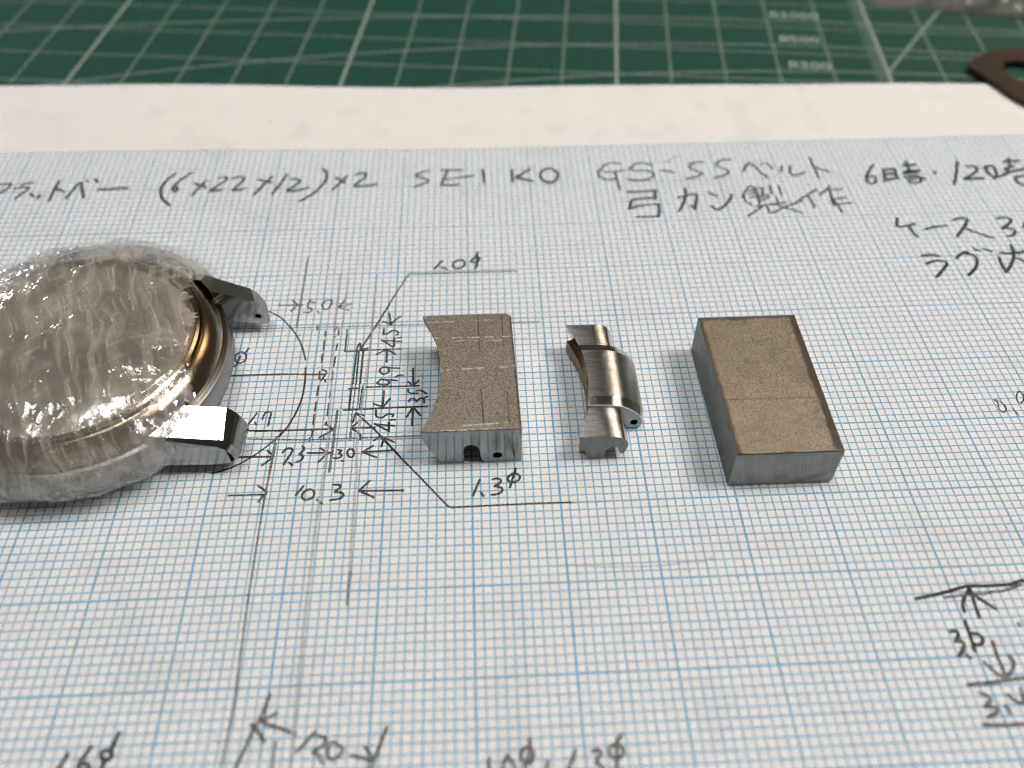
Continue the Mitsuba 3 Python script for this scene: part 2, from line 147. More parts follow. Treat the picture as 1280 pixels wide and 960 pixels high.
 'note_case': [(0.34,2,"55.2 48.94 54.92 48.41 54.78 48.11 54.68 47.84 54.59 47.56 54.51 47.26 54.53 47.05 54.65 46.93 54.87 46.89 55.19 46.94 55.53 47.01 55.9 47.1 56.41 47.22 57.37 47.48"), (0.34,2,"56.22 47.13 56.31 46.3 56.37 45.86 56.41 45.53 56.47 45.14 56.57 44.47"), (0.34,2,"58.47 46.23 59.52 46.48 60.09 46.61 60.53 46.69 61.05 46.77 61.96 46.88"), (0.34,2,"63.48 48.16 64.27 48.43 64.68 48.53 64.98 48.55 65.26 48.52 65.51 48.44 65.61 48.26 65.57 47.99 65.39 47.63 65.06 47.17 64.69 46.7 64.28 46.2 63.71 45.54 62.62 44.33"), (0.34,2,"64.41 46.1 65.16 45.54 65.61 45.21 66.02 44.91 66.6 44.5 67.72 43.71"), (0.34,2,"70.28 48.26 71.11 48.38 71.53 48.39 71.8 48.35 72.03 48.25 72.21 48.11 72.25 47.91 72.17 47.66 71.95 47.35 71.61 47 71.26 46.69 70.91 46.42 70.55 46.19 70.2 46.01 70.03 45.88 70.04 45.81 70.24 45.8 70.63 45.85 70.96 45.85 71.23 45.78 71.45 45.67 71.61 45.49 71.68 45.29 71.67 45.06 71.57 44.8 71.38 44.51 71.18 44.29 70.95 44.14 70.64 44.05 70.05 44"), (0.34,2,"74.14 47.14 73.37 45.96"), (0.34,2,"55.89 40.21 56.64 40.36 57.05 40.4 57.35 40.38 57.71 40.29 58.32 40.06"), (0.34,2,"55.83 38.44 56.82 38.87 57.36 39.04 57.77 39.06 58.17 39.01 58.55 38.87 58.77 38.68 58.83 38.45 58.72 38.17 58.45 37.84 58.15 37.49 57.8 37.11 57.31 36.6 56.36 35.63"), (0.34,2,"60.66 39.45 61.15 39.99 61.44 40.25 61.69 40.41 62.02 40.56 62.66 40.74"), (0.34,2,"62.35 40.38 62.96 40.28 63.24 40.15 63.4 39.95 63.49 39.68 63.52 39.34 63.47 38.98 63.36 38.6 63.18 38.2 62.93 37.78 62.65 37.38 62.32 37 61.86 36.55 60.96 35.78"), (0.34,2,"63.96 41.52 64.56 40.91"), (0.34,2,"65.42 41.37 66.31 40.7"), (0.34,2,"66.87 39.42 66.69 38.46 66.62 37.93 66.58 37.52 66.56 37.02 66.56 36.13"), (0.34,2,"67.52 40.4 68.29 40.22 68.77 40.17 69.21 40.18 69.84 40.26 71.07 40.49"), (0.34,2,"69.68 41.95 69.56 40.88 69.42 40.27 69.22 39.76 68.95 39.24 68.62 38.69 68.27 38.18 67.91 37.69 67.43 37.11 66.56 36.13"), (0.34,2,"69.15 39.32 70.27 38.28")],
 'drawing_line': [(0.16,1,"-33.11 43.82 -33.14 29.7"), (0.16,1,"-42.36 29.66 -36.38 29.49 -16.05 29.29"), (0.16,1,"-4.92 29.2 -0.6 29.16"), (0.26,0,"-28.1 39.79 -28.03 29.47"), (0.26,0,"-28.03 29.52 -27.63 21 -27.23 12.25 -27.19 4.74"), (0.26,0,"-22.94 39.4 -23.03 23.6 -23.4 17.21 -23.64 8.84 -23.3 4.19"), (0.22,0,"-26.87 39.01 -26.97 29.57 -27.8 28.95"), (0.3,0,"-23.37 4.2 -23.34 -2.27 -23.17 -7.99"), (0.2,1,"-22.91 -8.14 -23.2 -7.65 -23.19 -11.57"), (0.2,1,"-33.29 9.88 -33.59 1.89 -33.51 -10.56 -33.18 -21.52 -33.39 -27.61"), (0.3,0,"-27.21 4.93 -27.38 -1.57 -27.39 -13.52 -27.24 -21.79 -27.06 -28.07"), (0.24,1,"-28.69 -25.31 -28.72 -27.82"), (0.24,1,"-29.84 -20.89 -30.47 -23.18 -32.19 -27.67"), (0.28,1,"-26.39 14.69 -26.46 12.01 -26.49 8.97"), (0.28,1,"-26.47 11.39 -26.46 9.01 -26.56 5.5"), (0.28,1,"-24.51 11.31 -24.49 10.1"), (0.2,1,"-36.74 10.76 -31.21 10.39 -29.29 10.3 -23.32 10.31 -15.65 10.33"), (0.18,1,"-33.44 10.44 -33.52 6.5 -33.55 3.21 -33.56 0.28")],
 'case_arc': [(0.2,2,"-37.2 32.78 -36.94 32.61 -36.78 32.5 -36.63 32.4 -36.46 32.29 -36.27 32.17 -36.06 32.02 -35.83 31.83 -35.58 31.6 -35.32 31.33 -35.06 31.04 -34.8 30.73 -34.53 30.4 -34.26 30.05 -34 29.69 -33.74 29.31 -33.49 28.92 -33.24 28.52 -33 28.1 -32.76 27.65 -32.53 27.18 -32.3 26.69 -32.09 26.17 -31.88 25.61 -31.65 24.87 -31.25 23.5"), (0.12,1,"-32.42 28.26 -32.77 27.86"), (0.22,2,"-31.1 22.08 -30.98 20.78 -30.93 20.04 -30.91 19.41 -30.9 18.77 -30.91 18.1 -30.95 17.44 -31.02 16.78 -31.12 16.13 -31.26 15.49 -31.4 14.88 -31.56 14.31 -31.73 13.76 -31.91 13.24 -32.09 12.77 -32.28 12.34 -32.52 11.86 -32.97 11.07"), (0.2,2,"-32.72 11.67 -33.1 11.08 -33.35 10.72 -33.6 10.39 -33.9 10.03 -34.24 9.64 -34.59 9.27 -34.93 8.92 -35.27 8.59 -35.62 8.29 -35.95 8 -36.27 7.74 -36.56 7.51 -36.85 7.29 -37.14 7.09 -37.45 6.9 -37.77 6.72 -38.11 6.56 -38.43 6.41 -38.73 6.28 -39.02 6.17 -39.29 6.08 -39.53 6.01 -39.74 5.96 -39.95 5.93 -40.27 5.91")],
 'dimension_five': [(0.22,2,"-36.07 33.92 -32.79 33.85"), (0.22,2,"-34.29 34.89 -33.52 33.95"), (0.22,2,"-33.5 33.8 -34.23 32.65"), (0.22,2,"-31.82 34.85 -32.02 33.97 -32.07 33.58 -32.05 33.38 -31.97 33.27 -31.84 33.25 -31.72 33.22 -31.61 33.16 -31.52 33.07 -31.43 32.97 -31.39 32.86 -31.41 32.73 -31.47 32.6 -31.58 32.46 -31.71 32.36 -31.87 32.31 -32.09 32.32 -32.53 32.43"), (0.22,2,"-31.93 34.48 -31.03 34.22"), (0.22,2,"-30.6 32.49 -30.38 32.26"), (0.22,2,"-28.81 34.64 -29.28 34.66 -29.52 34.62 -29.69 34.53 -29.84 34.38 -29.98 34.18 -30.06 33.96 -30.09 33.73 -30.06 33.48 -29.99 33.22 -29.89 33.02 -29.78 32.9 -29.64 32.84 -29.49 32.85 -29.35 32.91 -29.22 33.02 -29.1 33.17 -28.99 33.37 -28.91 33.58 -28.85 33.8 -28.82 34.09 -28.81 34.64"), (0.22,2,"-27.87 33.25 -26.16 33.73"), (0.22,2,"-26.97 34.86 -27.12 34.49 -27.21 34.26 -27.31 34.07 -27.47 33.81 -27.77 33.32"), (0.22,2,"-27.76 33.17 -26.38 32.52")],
 'dashed_line': [(0.2,2,"-29.18 28.68 -29.14 27.76"), (0.2,2,"-29.15 26.79 -29.12 25.21"), (0.2,2,"-29.16 24.34 -29.18 23.4"), (0.2,2,"-27.4 28.88 -27.4 27.75"), (0.2,2,"-27.37 26.23 -27.45 25.07"), (0.2,2,"-27.41 23.86 -27.51 23.33"), (0.2,2,"-30.33 29.72 -30.32 28.94"), (0.2,2,"-27.84 29.18 -27.89 28.55"), (0.2,2,"-27.79 27.63 -27.89 27.43"), (0.18,2,"-29.16 24.38 -29.14 22.87"), (0.18,2,"-27.46 23.77 -27.49 22.1"), (0.18,2,"-27.52 21.23 -27.52 19.51"), (0.18,2,"-29.14 18.91 -29.19 17.33"), (0.18,2,"-27.55 18.09 -27.57 16.93"), (0.18,2,"-29.16 16.26 -29.18 14.81"), (0.18,2,"-27.56 15.87 -27.58 13.94"), (0.18,2,"-29.2 14.25 -29.17 12.6"), (0.18,2,"-29.14 11.67 -29.16 10.75"), (0.18,2,"-29.23 21.48 -29.19 20.1"), (0.18,2,"-29.33 10.6 -29.33 10.07"), (0.18,2,"-27.66 10.68 -27.68 10.38")],
 'centre_dimension': [(0.22,2,"-41.35 21.16 -33.74 21.13 -28.5 20.79"), (0.22,2,"-28.9 21.64 -28.52 21.47 -28.38 21.34 -28.34 21.19 -28.37 21 -28.45 20.76 -28.54 20.55 -28.63 20.36 -28.73 20.16 -28.91 19.83"), (0.22,2,"-28.41 19.89 -28.32 19.55"), (0.22,2,"-39.96 25.27 -39.75 25.26 -39.63 25.24 -39.54 25.21 -39.45 25.16 -39.37 25.09 -39.29 25.01 -39.22 24.92 -39.16 24.82 -39.11 24.71 -39.07 24.6 -39.04 24.48 -39.02 24.35 -39.01 24.22 -39.01 24.1 -39.03 23.98 -39.06 23.87 -39.1 23.75 -39.14 23.65 -39.2 23.56 -39.27 23.48 -39.34 23.42 -39.42 23.36 -39.51 23.33 -39.6 23.3 -39.69 23.3 -39.78 23.31 -39.87 23.33 -39.96 23.37 -40.05 23.43 -40.13 23.5 -40.2 23.58 -40.27 23.67 -40.33 23.77 -40.38 23.88 -40.42 24 -40.44 24.12 -40.46 24.25 -40.46 24.37 -40.46 24.49 -40.44 24.61 -40.41 24.73 -40.36 24.84 -40.31 24.94 -40.25 25.03 -40.18 25.1 -40.1 25.17 -40.02 25.21 -39.91 25.25 -39.7 25.29"), (0.22,2,"-38.93 25.86 -39.29 25.04"), (0.22,2,"-39.77 24.5 -39.95 23.62"), (0.22,2,"-40 23.4 -40.28 22.65"), (0.3,2,"-41.3 25.47 -41.15 25.32")],
 'lug_dimension': [(0.22,2,"-36.26 14.75 -37 13.11"), (0.22,2,"-36.24 13.27 -36.11 12.97"), (0.22,2,"-35.43 13.72 -35.35 14.39 -35.26 14.68 -35.14 14.82 -34.97 14.89 -34.76 14.88 -34.61 14.82 -34.52 14.7 -34.48 14.53 -34.51 14.31 -34.54 14.06 -34.56 13.79 -34.58 13.42 -34.61 12.71"), (0.22,2,"-37.07 12.04 -32.91 11.82"), (0.22,2,"-35.95 11.9 -30.18 11.84 -26.69 11.84"), (0.22,2,"-27.67 12.69 -26.69 11.87"), (0.22,2,"-26.73 11.64 -28.19 10.63"), (0.22,2,"-27.57 12.92 -27.69 12.53")],
 'pin_drawing': [(0.24,2,"-25.25 18.25 -23.95 18.29"), (0.24,2,"-24.98 18.17 -24.98 15.02"), (0.24,2,"-23.5 18.66 -23.55 14.83"), (0.24,2,"-23.57 18.1 -23.66 14.83"), (0.24,2,"-25.6 14.76 -22.53 14.81 -19.25 14.9 -15.39 14.89"), (0.24,2,"-23.07 18.43 -19.6 18.37 -16.45 18.37"), (0.14,1,"-24.89 20.42 -24.88 18.23"), (0.14,1,"-24.46 20.4 -24.49 16.22"), (0.14,1,"-23.95 20.38 -23.92 15.65"), (0.14,1,"-24.53 16.22 -24.55 14.47 -24.48 10.12"), (0.2,2,"-26.28 28.79 -26.27 24.72"), (0.2,2,"-26.27 24.72 -22.82 24.86 -18.91 24.91"), (0.2,2,"-24.73 24.87 -24.84 19.06"), (0.2,2,"-24.45 24.79 -24.42 19.04"), (0.2,2,"-23.84 24.68 -23.92 19.01"), (0.2,2,"-24.44 26.23 -24.6 25.89 -24.67 25.69 -24.71 25.52 -24.73 25.3 -24.73 24.87"), (0.26,0,"-22.98 26.62 -23.07 23.6 -23.1 18.98")],
 'upper_leader': [(0.24,2,"-24.25 25.08 -22.53 29.25 -20.83 33.56"), (0.24,2,"-24.19 25 -22.96 25.32"), (0.24,2,"-24.25 25.08 -24.37 26.07"), (0.2,2,"-22.08 30.48 -19.84 36.18 -18.38 39.59 -12.88 39.47"), (0.18,2,"-16.26 39.54 -9.87 39.55 -3.19 39.49"), (0.26,2,"-13.73 42.2 -14.73 40.53"), (0.26,2,"-13.77 40.78 -12.97 40.33"), (0.26,2,"-11.17 42.3 -10.94 42.26 -10.82 42.22 -10.74 42.17 -10.66 42.11 -10.59 42.04 -10.53 41.96 -10.49 41.87 -10.46 41.77 -10.44 41.67 -10.43 41.56 -10.44 41.44 -10.46 41.33 -10.5 41.22 -10.54 41.1 -10.6 41 -10.67 40.9 -10.75 40.8 -10.83 40.72 -10.93 40.64 -11.02 40.58 -11.13 40.52 -11.24 40.48 -11.34 40.46 -11.45 40.44 -11.55 40.45 -11.65 40.46 -11.75 40.49 -11.83 40.53 -11.91 40.59 -11.99 40.65 -12.04 40.73 -12.09 40.82 -12.13 40.92 -12.15 41.02 -12.16 41.12 -12.16 41.24 -12.14 41.35 -12.12 41.46 -12.07 41.57 -12.02 41.68 -11.96 41.79 -11.88 41.89 -11.8 41.98 -11.71 42.05 -11.61 42.13 -11.5 42.18 -11.4 42.23 -11.26 42.26 -11.02 42.3"), (0.26,2,"-8.56 43.88 -8.63 43.42 -8.72 43.13 -8.87 42.88 -9.08 42.6 -9.34 42.31 -9.5 42.07 -9.57 41.88 -9.53 41.76 -9.4 41.69 -9.24 41.67 -9.06 41.69 -8.87 41.76 -8.65 41.88 -8.49 42.01 -8.38 42.16 -8.34 42.32 -8.35 42.51 -8.38 42.66 -8.45 42.76 -8.57 42.84 -8.85 42.89"), (0.26,2,"-8.63 43.05 -8.64 41.84 -8.67 41.27 -8.72 40.93 -8.83 40.64 -9.06 40.28")],
 'vertical_dimensions': [(0.24,2,"-20.8 31.67 -20.53 29.48"), (0.24,2,"-19.25 31.03 -19.86 30.42 -20.14 30.12 -20.29 29.91 -20.39 29.71 -20.47 29.4"), (0.24,2,"-21.57 30.17 -20.47 29.48"), (0.24,2,"-21.39 28.81 -21.39 27.63"), (0.24,2,"-21.45 27.79 -21.14 27.73 -20.96 27.75 -20.83 27.82 -20.7 27.94 -20.57 28.11 -20.43 28.24 -20.28 28.32 -20.12 28.36 -19.95 28.35 -19.8 28.31 -19.68 28.25 -19.57 28.16 -19.48 28.03 -19.43 27.92 -19.43 27.81 -19.49 27.69 -19.67 27.48"), (0.24,2,"-19.48 26.93 -18.93 27.06"), (0.24,2,"-21.56 26.63 -20.12 25.35"), (0.24,2,"-21.55 26.56 -18.96 26.26"), (0.24,2,"-19.92 27.02 -19.91 25.41"), (0.24,2,"-20.78 24.92 -20.73 22.61"), (0.24,2,"-20.81 24.88 -22.13 24.08"), (0.24,2,"-20.75 24.85 -19.63 23.93"), (0.24,2,"-19.04 21.48 -19.68 21.53 -20.02 21.56 -20.28 21.61 -20.53 21.66 -20.78 21.73 -20.99 21.75 -21.17 21.72 -21.31 21.64 -21.43 21.52 -21.5 21.39 -21.53 21.24 -21.52 21.09 -21.48 20.93 -21.4 20.79 -21.29 20.69 -21.16 20.61 -21 20.57 -20.85 20.57 -20.7 20.61 -20.57 20.69 -20.44 20.81 -20.37 20.94 -20.35 21.08 -20.4 21.28 -20.6 21.66"), (0.24,2,"-18.52 20.26 -18.93 20.24 -19.13 20.21 -19.25 20.18 -19.35 20.1 -19.46 19.95"), (0.24,2,"-19.28 19.37 -19.96 19.47 -20.32 19.52 -20.58 19.55 -20.82 19.59 -21.03 19.63 -21.22 19.61 -21.38 19.55 -21.54 19.41 -21.79 19.06"), (0.24,2,"-17.28 21.36 -17.2 18.78"), (0.24,2,"-17.84 19.09 -17.24 18.36"), (0.24,2,"-16.53 19.25 -17.19 18.36"), (0.24,2,"-21.35 19.69 -21.6 19.3 -21.68 19.11 -21.67 18.99 -21.6 18.89 -21.48 18.81 -21.34 18.75 -21.17 18.71 -20.98 18.69 -20.77 18.68 -20.6 18.7 -20.45 18.74 -20.35 18.82 -20.27 18.92 -20.24 19.02 -20.24 19.13 -20.29 19.24 -20.37 19.35 -20.49 19.44 -20.64 19.52 -20.87 19.59 -21.35 19.69"), (0.24,2,"-20.82 17.63 -20.85 15.04"), (0.24,2,"-22.01 15.63 -20.9 15.08"), (0.24,2,"-20.03 16.36 -20.8 15.04"), (0.24,2,"-21.64 14.54 -21.63 13.94 -21.57 13.66 -21.46 13.51 -21.28 13.41 -21.05 13.37 -20.87 13.36 -20.73 13.39 -20.64 13.45 -20.59 13.55 -20.53 13.63 -20.44 13.71 -20.34 13.78 -20.21 13.84 -20.08 13.88 -19.94 13.89 -19.79 13.87 -19.64 13.83 -19.53 13.78 -19.48 13.72 -19.49 13.63 -19.59 13.45"), (0.24,2,"-19.82 12.94 -19.27 12.98"), (0.24,2,"-21.67 12.43 -19.89 11.19"), (0.24,2,"-21.67 12.37 -19.23 12"), (0.24,2,"-19.96 12.55 -19.89 11.19"), (0.24,2,"-20.91 10.51 -21.62 9.83"), (0.24,2,"-20.76 10.46 -19.22 9.51"), (0.24,2,"-20.53 9.88 -20.68 8.89"), (0.24,2,"-17.8 17.84 -17.76 17.45 -17.67 17.27 -17.52 17.18 -17.22 17.13 -16.58 17.1"), (0.24,2,"-16.75 17.52 -16.45 17.58 -16.28 17.58 -16.13 17.52 -15.92 17.38 -15.53 17.05"), (0.24,2,"-17.68 15.78 -17.55 16.08 -17.45 16.2 -17.36 16.26 -17.24 16.28 -17.11 16.25 -17 16.2 -16.91 16.11 -16.83 15.98 -16.78 15.83 -16.72 15.75 -16.65 15.76 -16.59 15.85 -16.51 16.01 -16.42 16.14 -16.3 16.23 -16.17 16.28 -16.01 16.29 -15.9 16.25 -15.82 16.16 -15.77 15.98 -15.76 15.55"), (0.24,2,"-15.78 16.3 -15.26 16.56"), (0.24,2,"-17.11 14.94 -17.15 11.97"), (0.24,2,"-17.14 14.87 -17.81 13.31"), (0.24,2,"-17.03 14.8 -16.18 13.5")],
 'lower_leader': [(0.22,2,"-24.08 14.25 -21.94 11.86 -20.86 10.53 -18.54 7.49"), (0.22,2,"-24.02 14.18 -23.08 13.81"), (0.22,2,"-24.12 14.18 -24.37 12.75"), (0.22,2,"-24.46 11.87 -21.64 11.82"), (0.22,2,"-24.37 12.1 -23.76 12.72"), (0.22,2,"-24.45 11.78 -23.8 11.35 -23.51 11.1 -23.36 10.89 -23.29 10.6 -23.28 10.07"), (0.2,2,"-21.05 10.61 -17.43 6.03"), (0.2,2,"-17.44 6.07 -15.69 3.85 -12.8 0.15 -12.29 -0.14"), (0.2,2,"-12.26 -0.11 -11.84 -0.09 -7.33 -0.01 -2.8 0.04 1.17 0"), (0.26,3,"-9.09 3.56 -9.88 1.48"), (0.26,3,"-8.98 1.78 -8.71 1.3"), (0.26,3,"-7.57 3.58 -7.28 3.65 -7.12 3.66 -6.99 3.63 -6.86 3.59 -6.73 3.51 -6.65 3.43 -6.62 3.33 -6.66 3.21 -6.74 3.09 -6.85 2.97 -6.98 2.86 -7.13 2.76 -7.3 2.67 -7.39 2.6 -7.38 2.55 -7.28 2.52 -7.09 2.51 -6.93 2.48 -6.79 2.43 -6.67 2.35 -6.57 2.25 -6.53 2.13 -6.53 2.01 -6.59 1.88 -6.69 1.73 -6.83 1.62 -7 1.53 -7.25 1.47 -7.78 1.42"), (0.26,3,"-4.76 4.24 -4.63 4.14 -4.57 4.09 -4.52 4.03 -4.49 3.97 -4.47 3.91 -4.45 3.84 -4.44 3.77 -4.45 3.7 -4.46 3.62 -4.48 3.55 -4.51 3.48 -4.55 3.41 -4.6 3.35 -4.66 3.29 -4.72 3.23 -4.79 3.18 -4.86 3.14 -4.94 3.1 -5.02 3.08 -5.1 3.06 -5.18 3.04 -5.26 3.04 -5.34 3.04 -5.42 3.06 -5.49 3.08 -5.56 3.11 -5.62 3.14 -5.68 3.18 -5.73 3.23 -5.77 3.29 -5.8 3.35 -5.82 3.41 -5.83 3.48 -5.84 3.55 -5.83 3.63 -5.82 3.7 -5.79 3.77 -5.76 3.84 -5.72 3.91 -5.67 3.97 -5.61 4.03 -5.55 4.09 -5.48 4.13 -5.41 4.18 -5.33 4.21 -5.25 4.24 -5.17 4.26 -5.06 4.27 -4.88 4.27"), (0.26,3,"-4.86 4.97 -5.65 2.36")],
 'dimension_chain': [(0.25,2,"-37.45 8.11 -33.33 7.97"), (0.25,2,"-34.14 8.91 -33.34 8.07"), (0.25,2,"-33.37 7.89 -34.52 6.73"), (0.25,2,"-32.32 8.52 -32.1 8.92 -31.94 9.09 -31.79 9.15 -31.6 9.16 -31.38 9.1 -31.25 8.99 -31.19 8.84 -31.22 8.63 -31.32 8.37 -31.43 8.1 -31.54 7.82 -31.69 7.46 -31.96 6.79"), (0.25,2,"-31.36 7.01 -30.97 6.63"), (0.25,2,"-30.11 9.35 -29.87 9.12 -29.81 8.98 -29.85 8.83 -29.97 8.66 -30.17 8.47 -30.28 8.32 -30.29 8.19 -30.21 8.11 -30.03 8.05 -29.91 7.97 -29.84 7.86 -29.83 7.72 -29.87 7.56 -29.94 7.42 -30.04 7.31 -30.2 7.21 -30.54 7.09"), (0.24,2,"-29.34 8.33 -26.45 8.23"), (0.24,2,"-27.97 9.01 -27.07 8.32"), (0.24,2,"-27.02 8.25 -27.92 6.95"), (0.24,2,"-25.81 8.65 -25.49 8.6 -25.38 8.55 -25.37 8.49 -25.44 8.4 -25.57 8.29 -25.64 8.2 -25.63 8.12 -25.57 8.05 -25.43 8 -25.35 7.92 -25.32 7.83 -25.34 7.72 -25.4 7.6 -25.49 7.51 -25.61 7.45 -25.79 7.42 -26.17 7.44"), (0.24,2,"-25.21 7.02 -25.05 6.94"), (0.24,2,"-24.17 8.67 -24.07 8.57 -24.02 8.51 -23.98 8.45 -23.95 8.39 -23.92 8.32 -23.9 8.25 -23.88 8.17 -23.87 8.1 -23.86 8.02 -23.87 7.95 -23.87 7.88 -23.89 7.81 -23.91 7.74 -23.93 7.69 -23.96 7.63 -24 7.59 -24.04 7.55 -24.08 7.52 -24.13 7.5 -24.17 7.49 -24.22 7.49 -24.27 7.49 -24.32 7.51 -24.37 7.54 -24.42 7.57 -24.47 7.61 -24.51 7.66 -24.55 7.71 -24.58 7.78 -24.61 7.84 -24.63 7.91 -24.65 7.98 -24.67 8.06 -24.67 8.14 -24.67 8.21 -24.67 8.28 -24.66 8.35 -24.64 8.42 -24.61 8.48 -24.59 8.53 -24.55 8.58 -24.51 8.62 -24.47 8.65 -24.43 8.68 -24.38 8.69 -24.33 8.7 -24.28 8.69 -24.22 8.67 -24.1 8.62"), (0.24,2,"-22.93 8.2 -19.47 8.26"), (0.24,2,"-21.69 9.05 -22.88 8.2"), (0.24,2,"-22.83 8.13 -21.23 7.35")],
 'total_dimension': [(0.25,2,"-29.33 3.59 -30.05 2.41"), (0.25,2,"-28.63 3.1 -28.44 3.08 -28.35 3.05 -28.27 3.02 -28.2 2.98 -28.14 2.93 -28.09 2.87 -28.05 2.8 -28.01 2.72 -27.99 2.64 -27.97 2.56 -27.97 2.47 -27.97 2.39 -27.99 2.3 -28.02 2.21 -28.05 2.13 -28.1 2.05 -28.16 1.97 -28.22 1.9 -28.29 1.84 -28.36 1.79 -28.44 1.74 -28.52 1.71 -28.61 1.68 -28.69 1.67 -28.78 1.67 -28.86 1.67 -28.94 1.69 -29.01 1.72 -29.08 1.76 -29.15 1.81 -29.2 1.87 -29.25 1.93 -29.29 2.01 -29.32 2.08 -29.33 2.16 -29.34 2.25 -29.34 2.34 -29.33 2.43 -29.3 2.51 -29.27 2.6 -29.22 2.68 -29.17 2.76 -29.11 2.83 -29.05 2.89 -28.97 2.95 -28.89 3 -28.81 3.04 -28.71 3.07 -28.51 3.11"), (0.25,2,"-27.59 1.65 -26.99 1.09"), (0.25,2,"-25.94 3.64 -25.4 3.6 -25.18 3.55 -25.09 3.47 -25.07 3.35 -25.14 3.2 -25.22 3.07 -25.33 2.94 -25.46 2.83 -25.61 2.73 -25.67 2.66 -25.63 2.6 -25.49 2.57 -25.25 2.56 -25.05 2.53 -24.89 2.47 -24.77 2.4 -24.69 2.31 -24.65 2.2 -24.65 2.09 -24.7 1.97 -24.79 1.84 -24.93 1.74 -25.12 1.65 -25.44 1.59 -26.1 1.52"), (0.25,2,"-22.91 2.63 -17.86 2.49"), (0.25,2,"-21.8 3.98 -22.86 2.69"), (0.25,2,"-22.81 2.57 -21.21 1.68"), (0.22,2,"-37.71 2.66 -33.47 2.61"), (0.22,2,"-34.49 3.83 -33.42 2.98"), (0.22,2,"-33.46 2.87 -34.23 1.65")],
 'angle_note': [(0.34,1,"-29.85 -20.78 -30.02 -21.45 -30.11 -21.84 -30.2 -22.16 -30.32 -22.57 -30.54 -23.33"), (0.34,1,"-29.01 -22.62 -29.35 -22.82 -29.56 -22.94 -29.76 -23.03 -30.05 -23.14 -30.6 -23.33"), (0.34,1,"-30.6 -23.33 -29.61 -23.67 -29.05 -23.86 -28.6 -24.03 -28.02 -24.25 -26.96 -24.65"), (0.34,1,"-31.2 -23.63 -30.88 -23.86 -30.69 -24.04 -30.51 -24.24 -30.27 -24.56 -29.82 -25.22"), (0.34,1,"-30.88 -23.64 -31.5 -25.9 -32.11 -27.59"), (0.34,1,"-25.17 -24.61 -25.55 -25.05 -25.77 -25.31 -25.96 -25.52 -26.2 -25.8 -26.64 -26.3"), (0.34,1,"-24.75 -24.94 -24.3 -25.07 -24.13 -25.18 -24.07 -25.31 -24.07 -25.47 -24.15 -25.67 -24.28 -25.85 -24.45 -26 -24.68 -26.12 -24.95 -26.21 -25.1 -26.31 -25.12 -26.41 -24.96 -26.52 -24.44 -26.74"), (0.34,1,"-24.4 -27.2 -24.19 -27.4"), (0.34,1,"-23.66 -25.62 -23.78 -26.32 -23.79 -26.65 -23.74 -26.86 -23.64 -27.01 -23.49 -27.11 -23.33 -27.15 -23.16 -27.15 -22.99 -27.08 -22.81 -26.97 -22.67 -26.84 -22.55 -26.71 -22.47 -26.57 -22.42 -26.41 -22.44 -26.26 -22.53 -26.11 -22.75 -25.92 -23.28 -25.58"), (0.34,1,"-21.53 -26.84 -19.47 -27.49"), (0.34,1,"-20.31 -26.15 -19.47 -27.43"), (0.34,1,"-18.42 -24.4 -19.03 -26.21 -19.58 -27.79 -19.8 -28.26")],
 'bore_note': [(0.36,2,"-47.75 -25.54 -47.94 -26.16 -48.34 -26.94"), (0.36,2,"-45.78 -25.04 -46.09 -25.61 -46.25 -25.91 -46.35 -26.12 -46.43 -26.32 -46.5 -26.49 -46.52 -26.66 -46.49 -26.83 -46.43 -26.99 -46.31 -27.15 -46.18 -27.25 -46.02 -27.29 -45.84 -27.27 -45.64 -27.19 -45.51 -27.09 -45.45 -26.98 -45.46 -26.84 -45.55 -26.68 -45.66 -26.57 -45.79 -26.51 -45.98 -26.5 -46.37 -26.59"), (0.36,2,"-44.66 -25.5 -44.63 -25.81 -44.58 -25.96 -44.51 -26.06 -44.41 -26.15 -44.28 -26.22 -44.15 -26.26 -44.02 -26.27 -43.9 -26.24 -43.78 -26.18 -43.7 -26.09 -43.65 -25.98 -43.65 -25.85 -43.69 -25.69 -43.76 -25.56 -43.85 -25.47 -43.97 -25.41 -44.12 -25.38 -44.24 -25.37 -44.35 -25.39 -44.46 -25.45 -44.63 -25.59"), (0.36,2,"-43.52 -23.81 -43.8 -25.27"), (0.36,2,"-44.26 -26.33 -44.33 -27.12")],
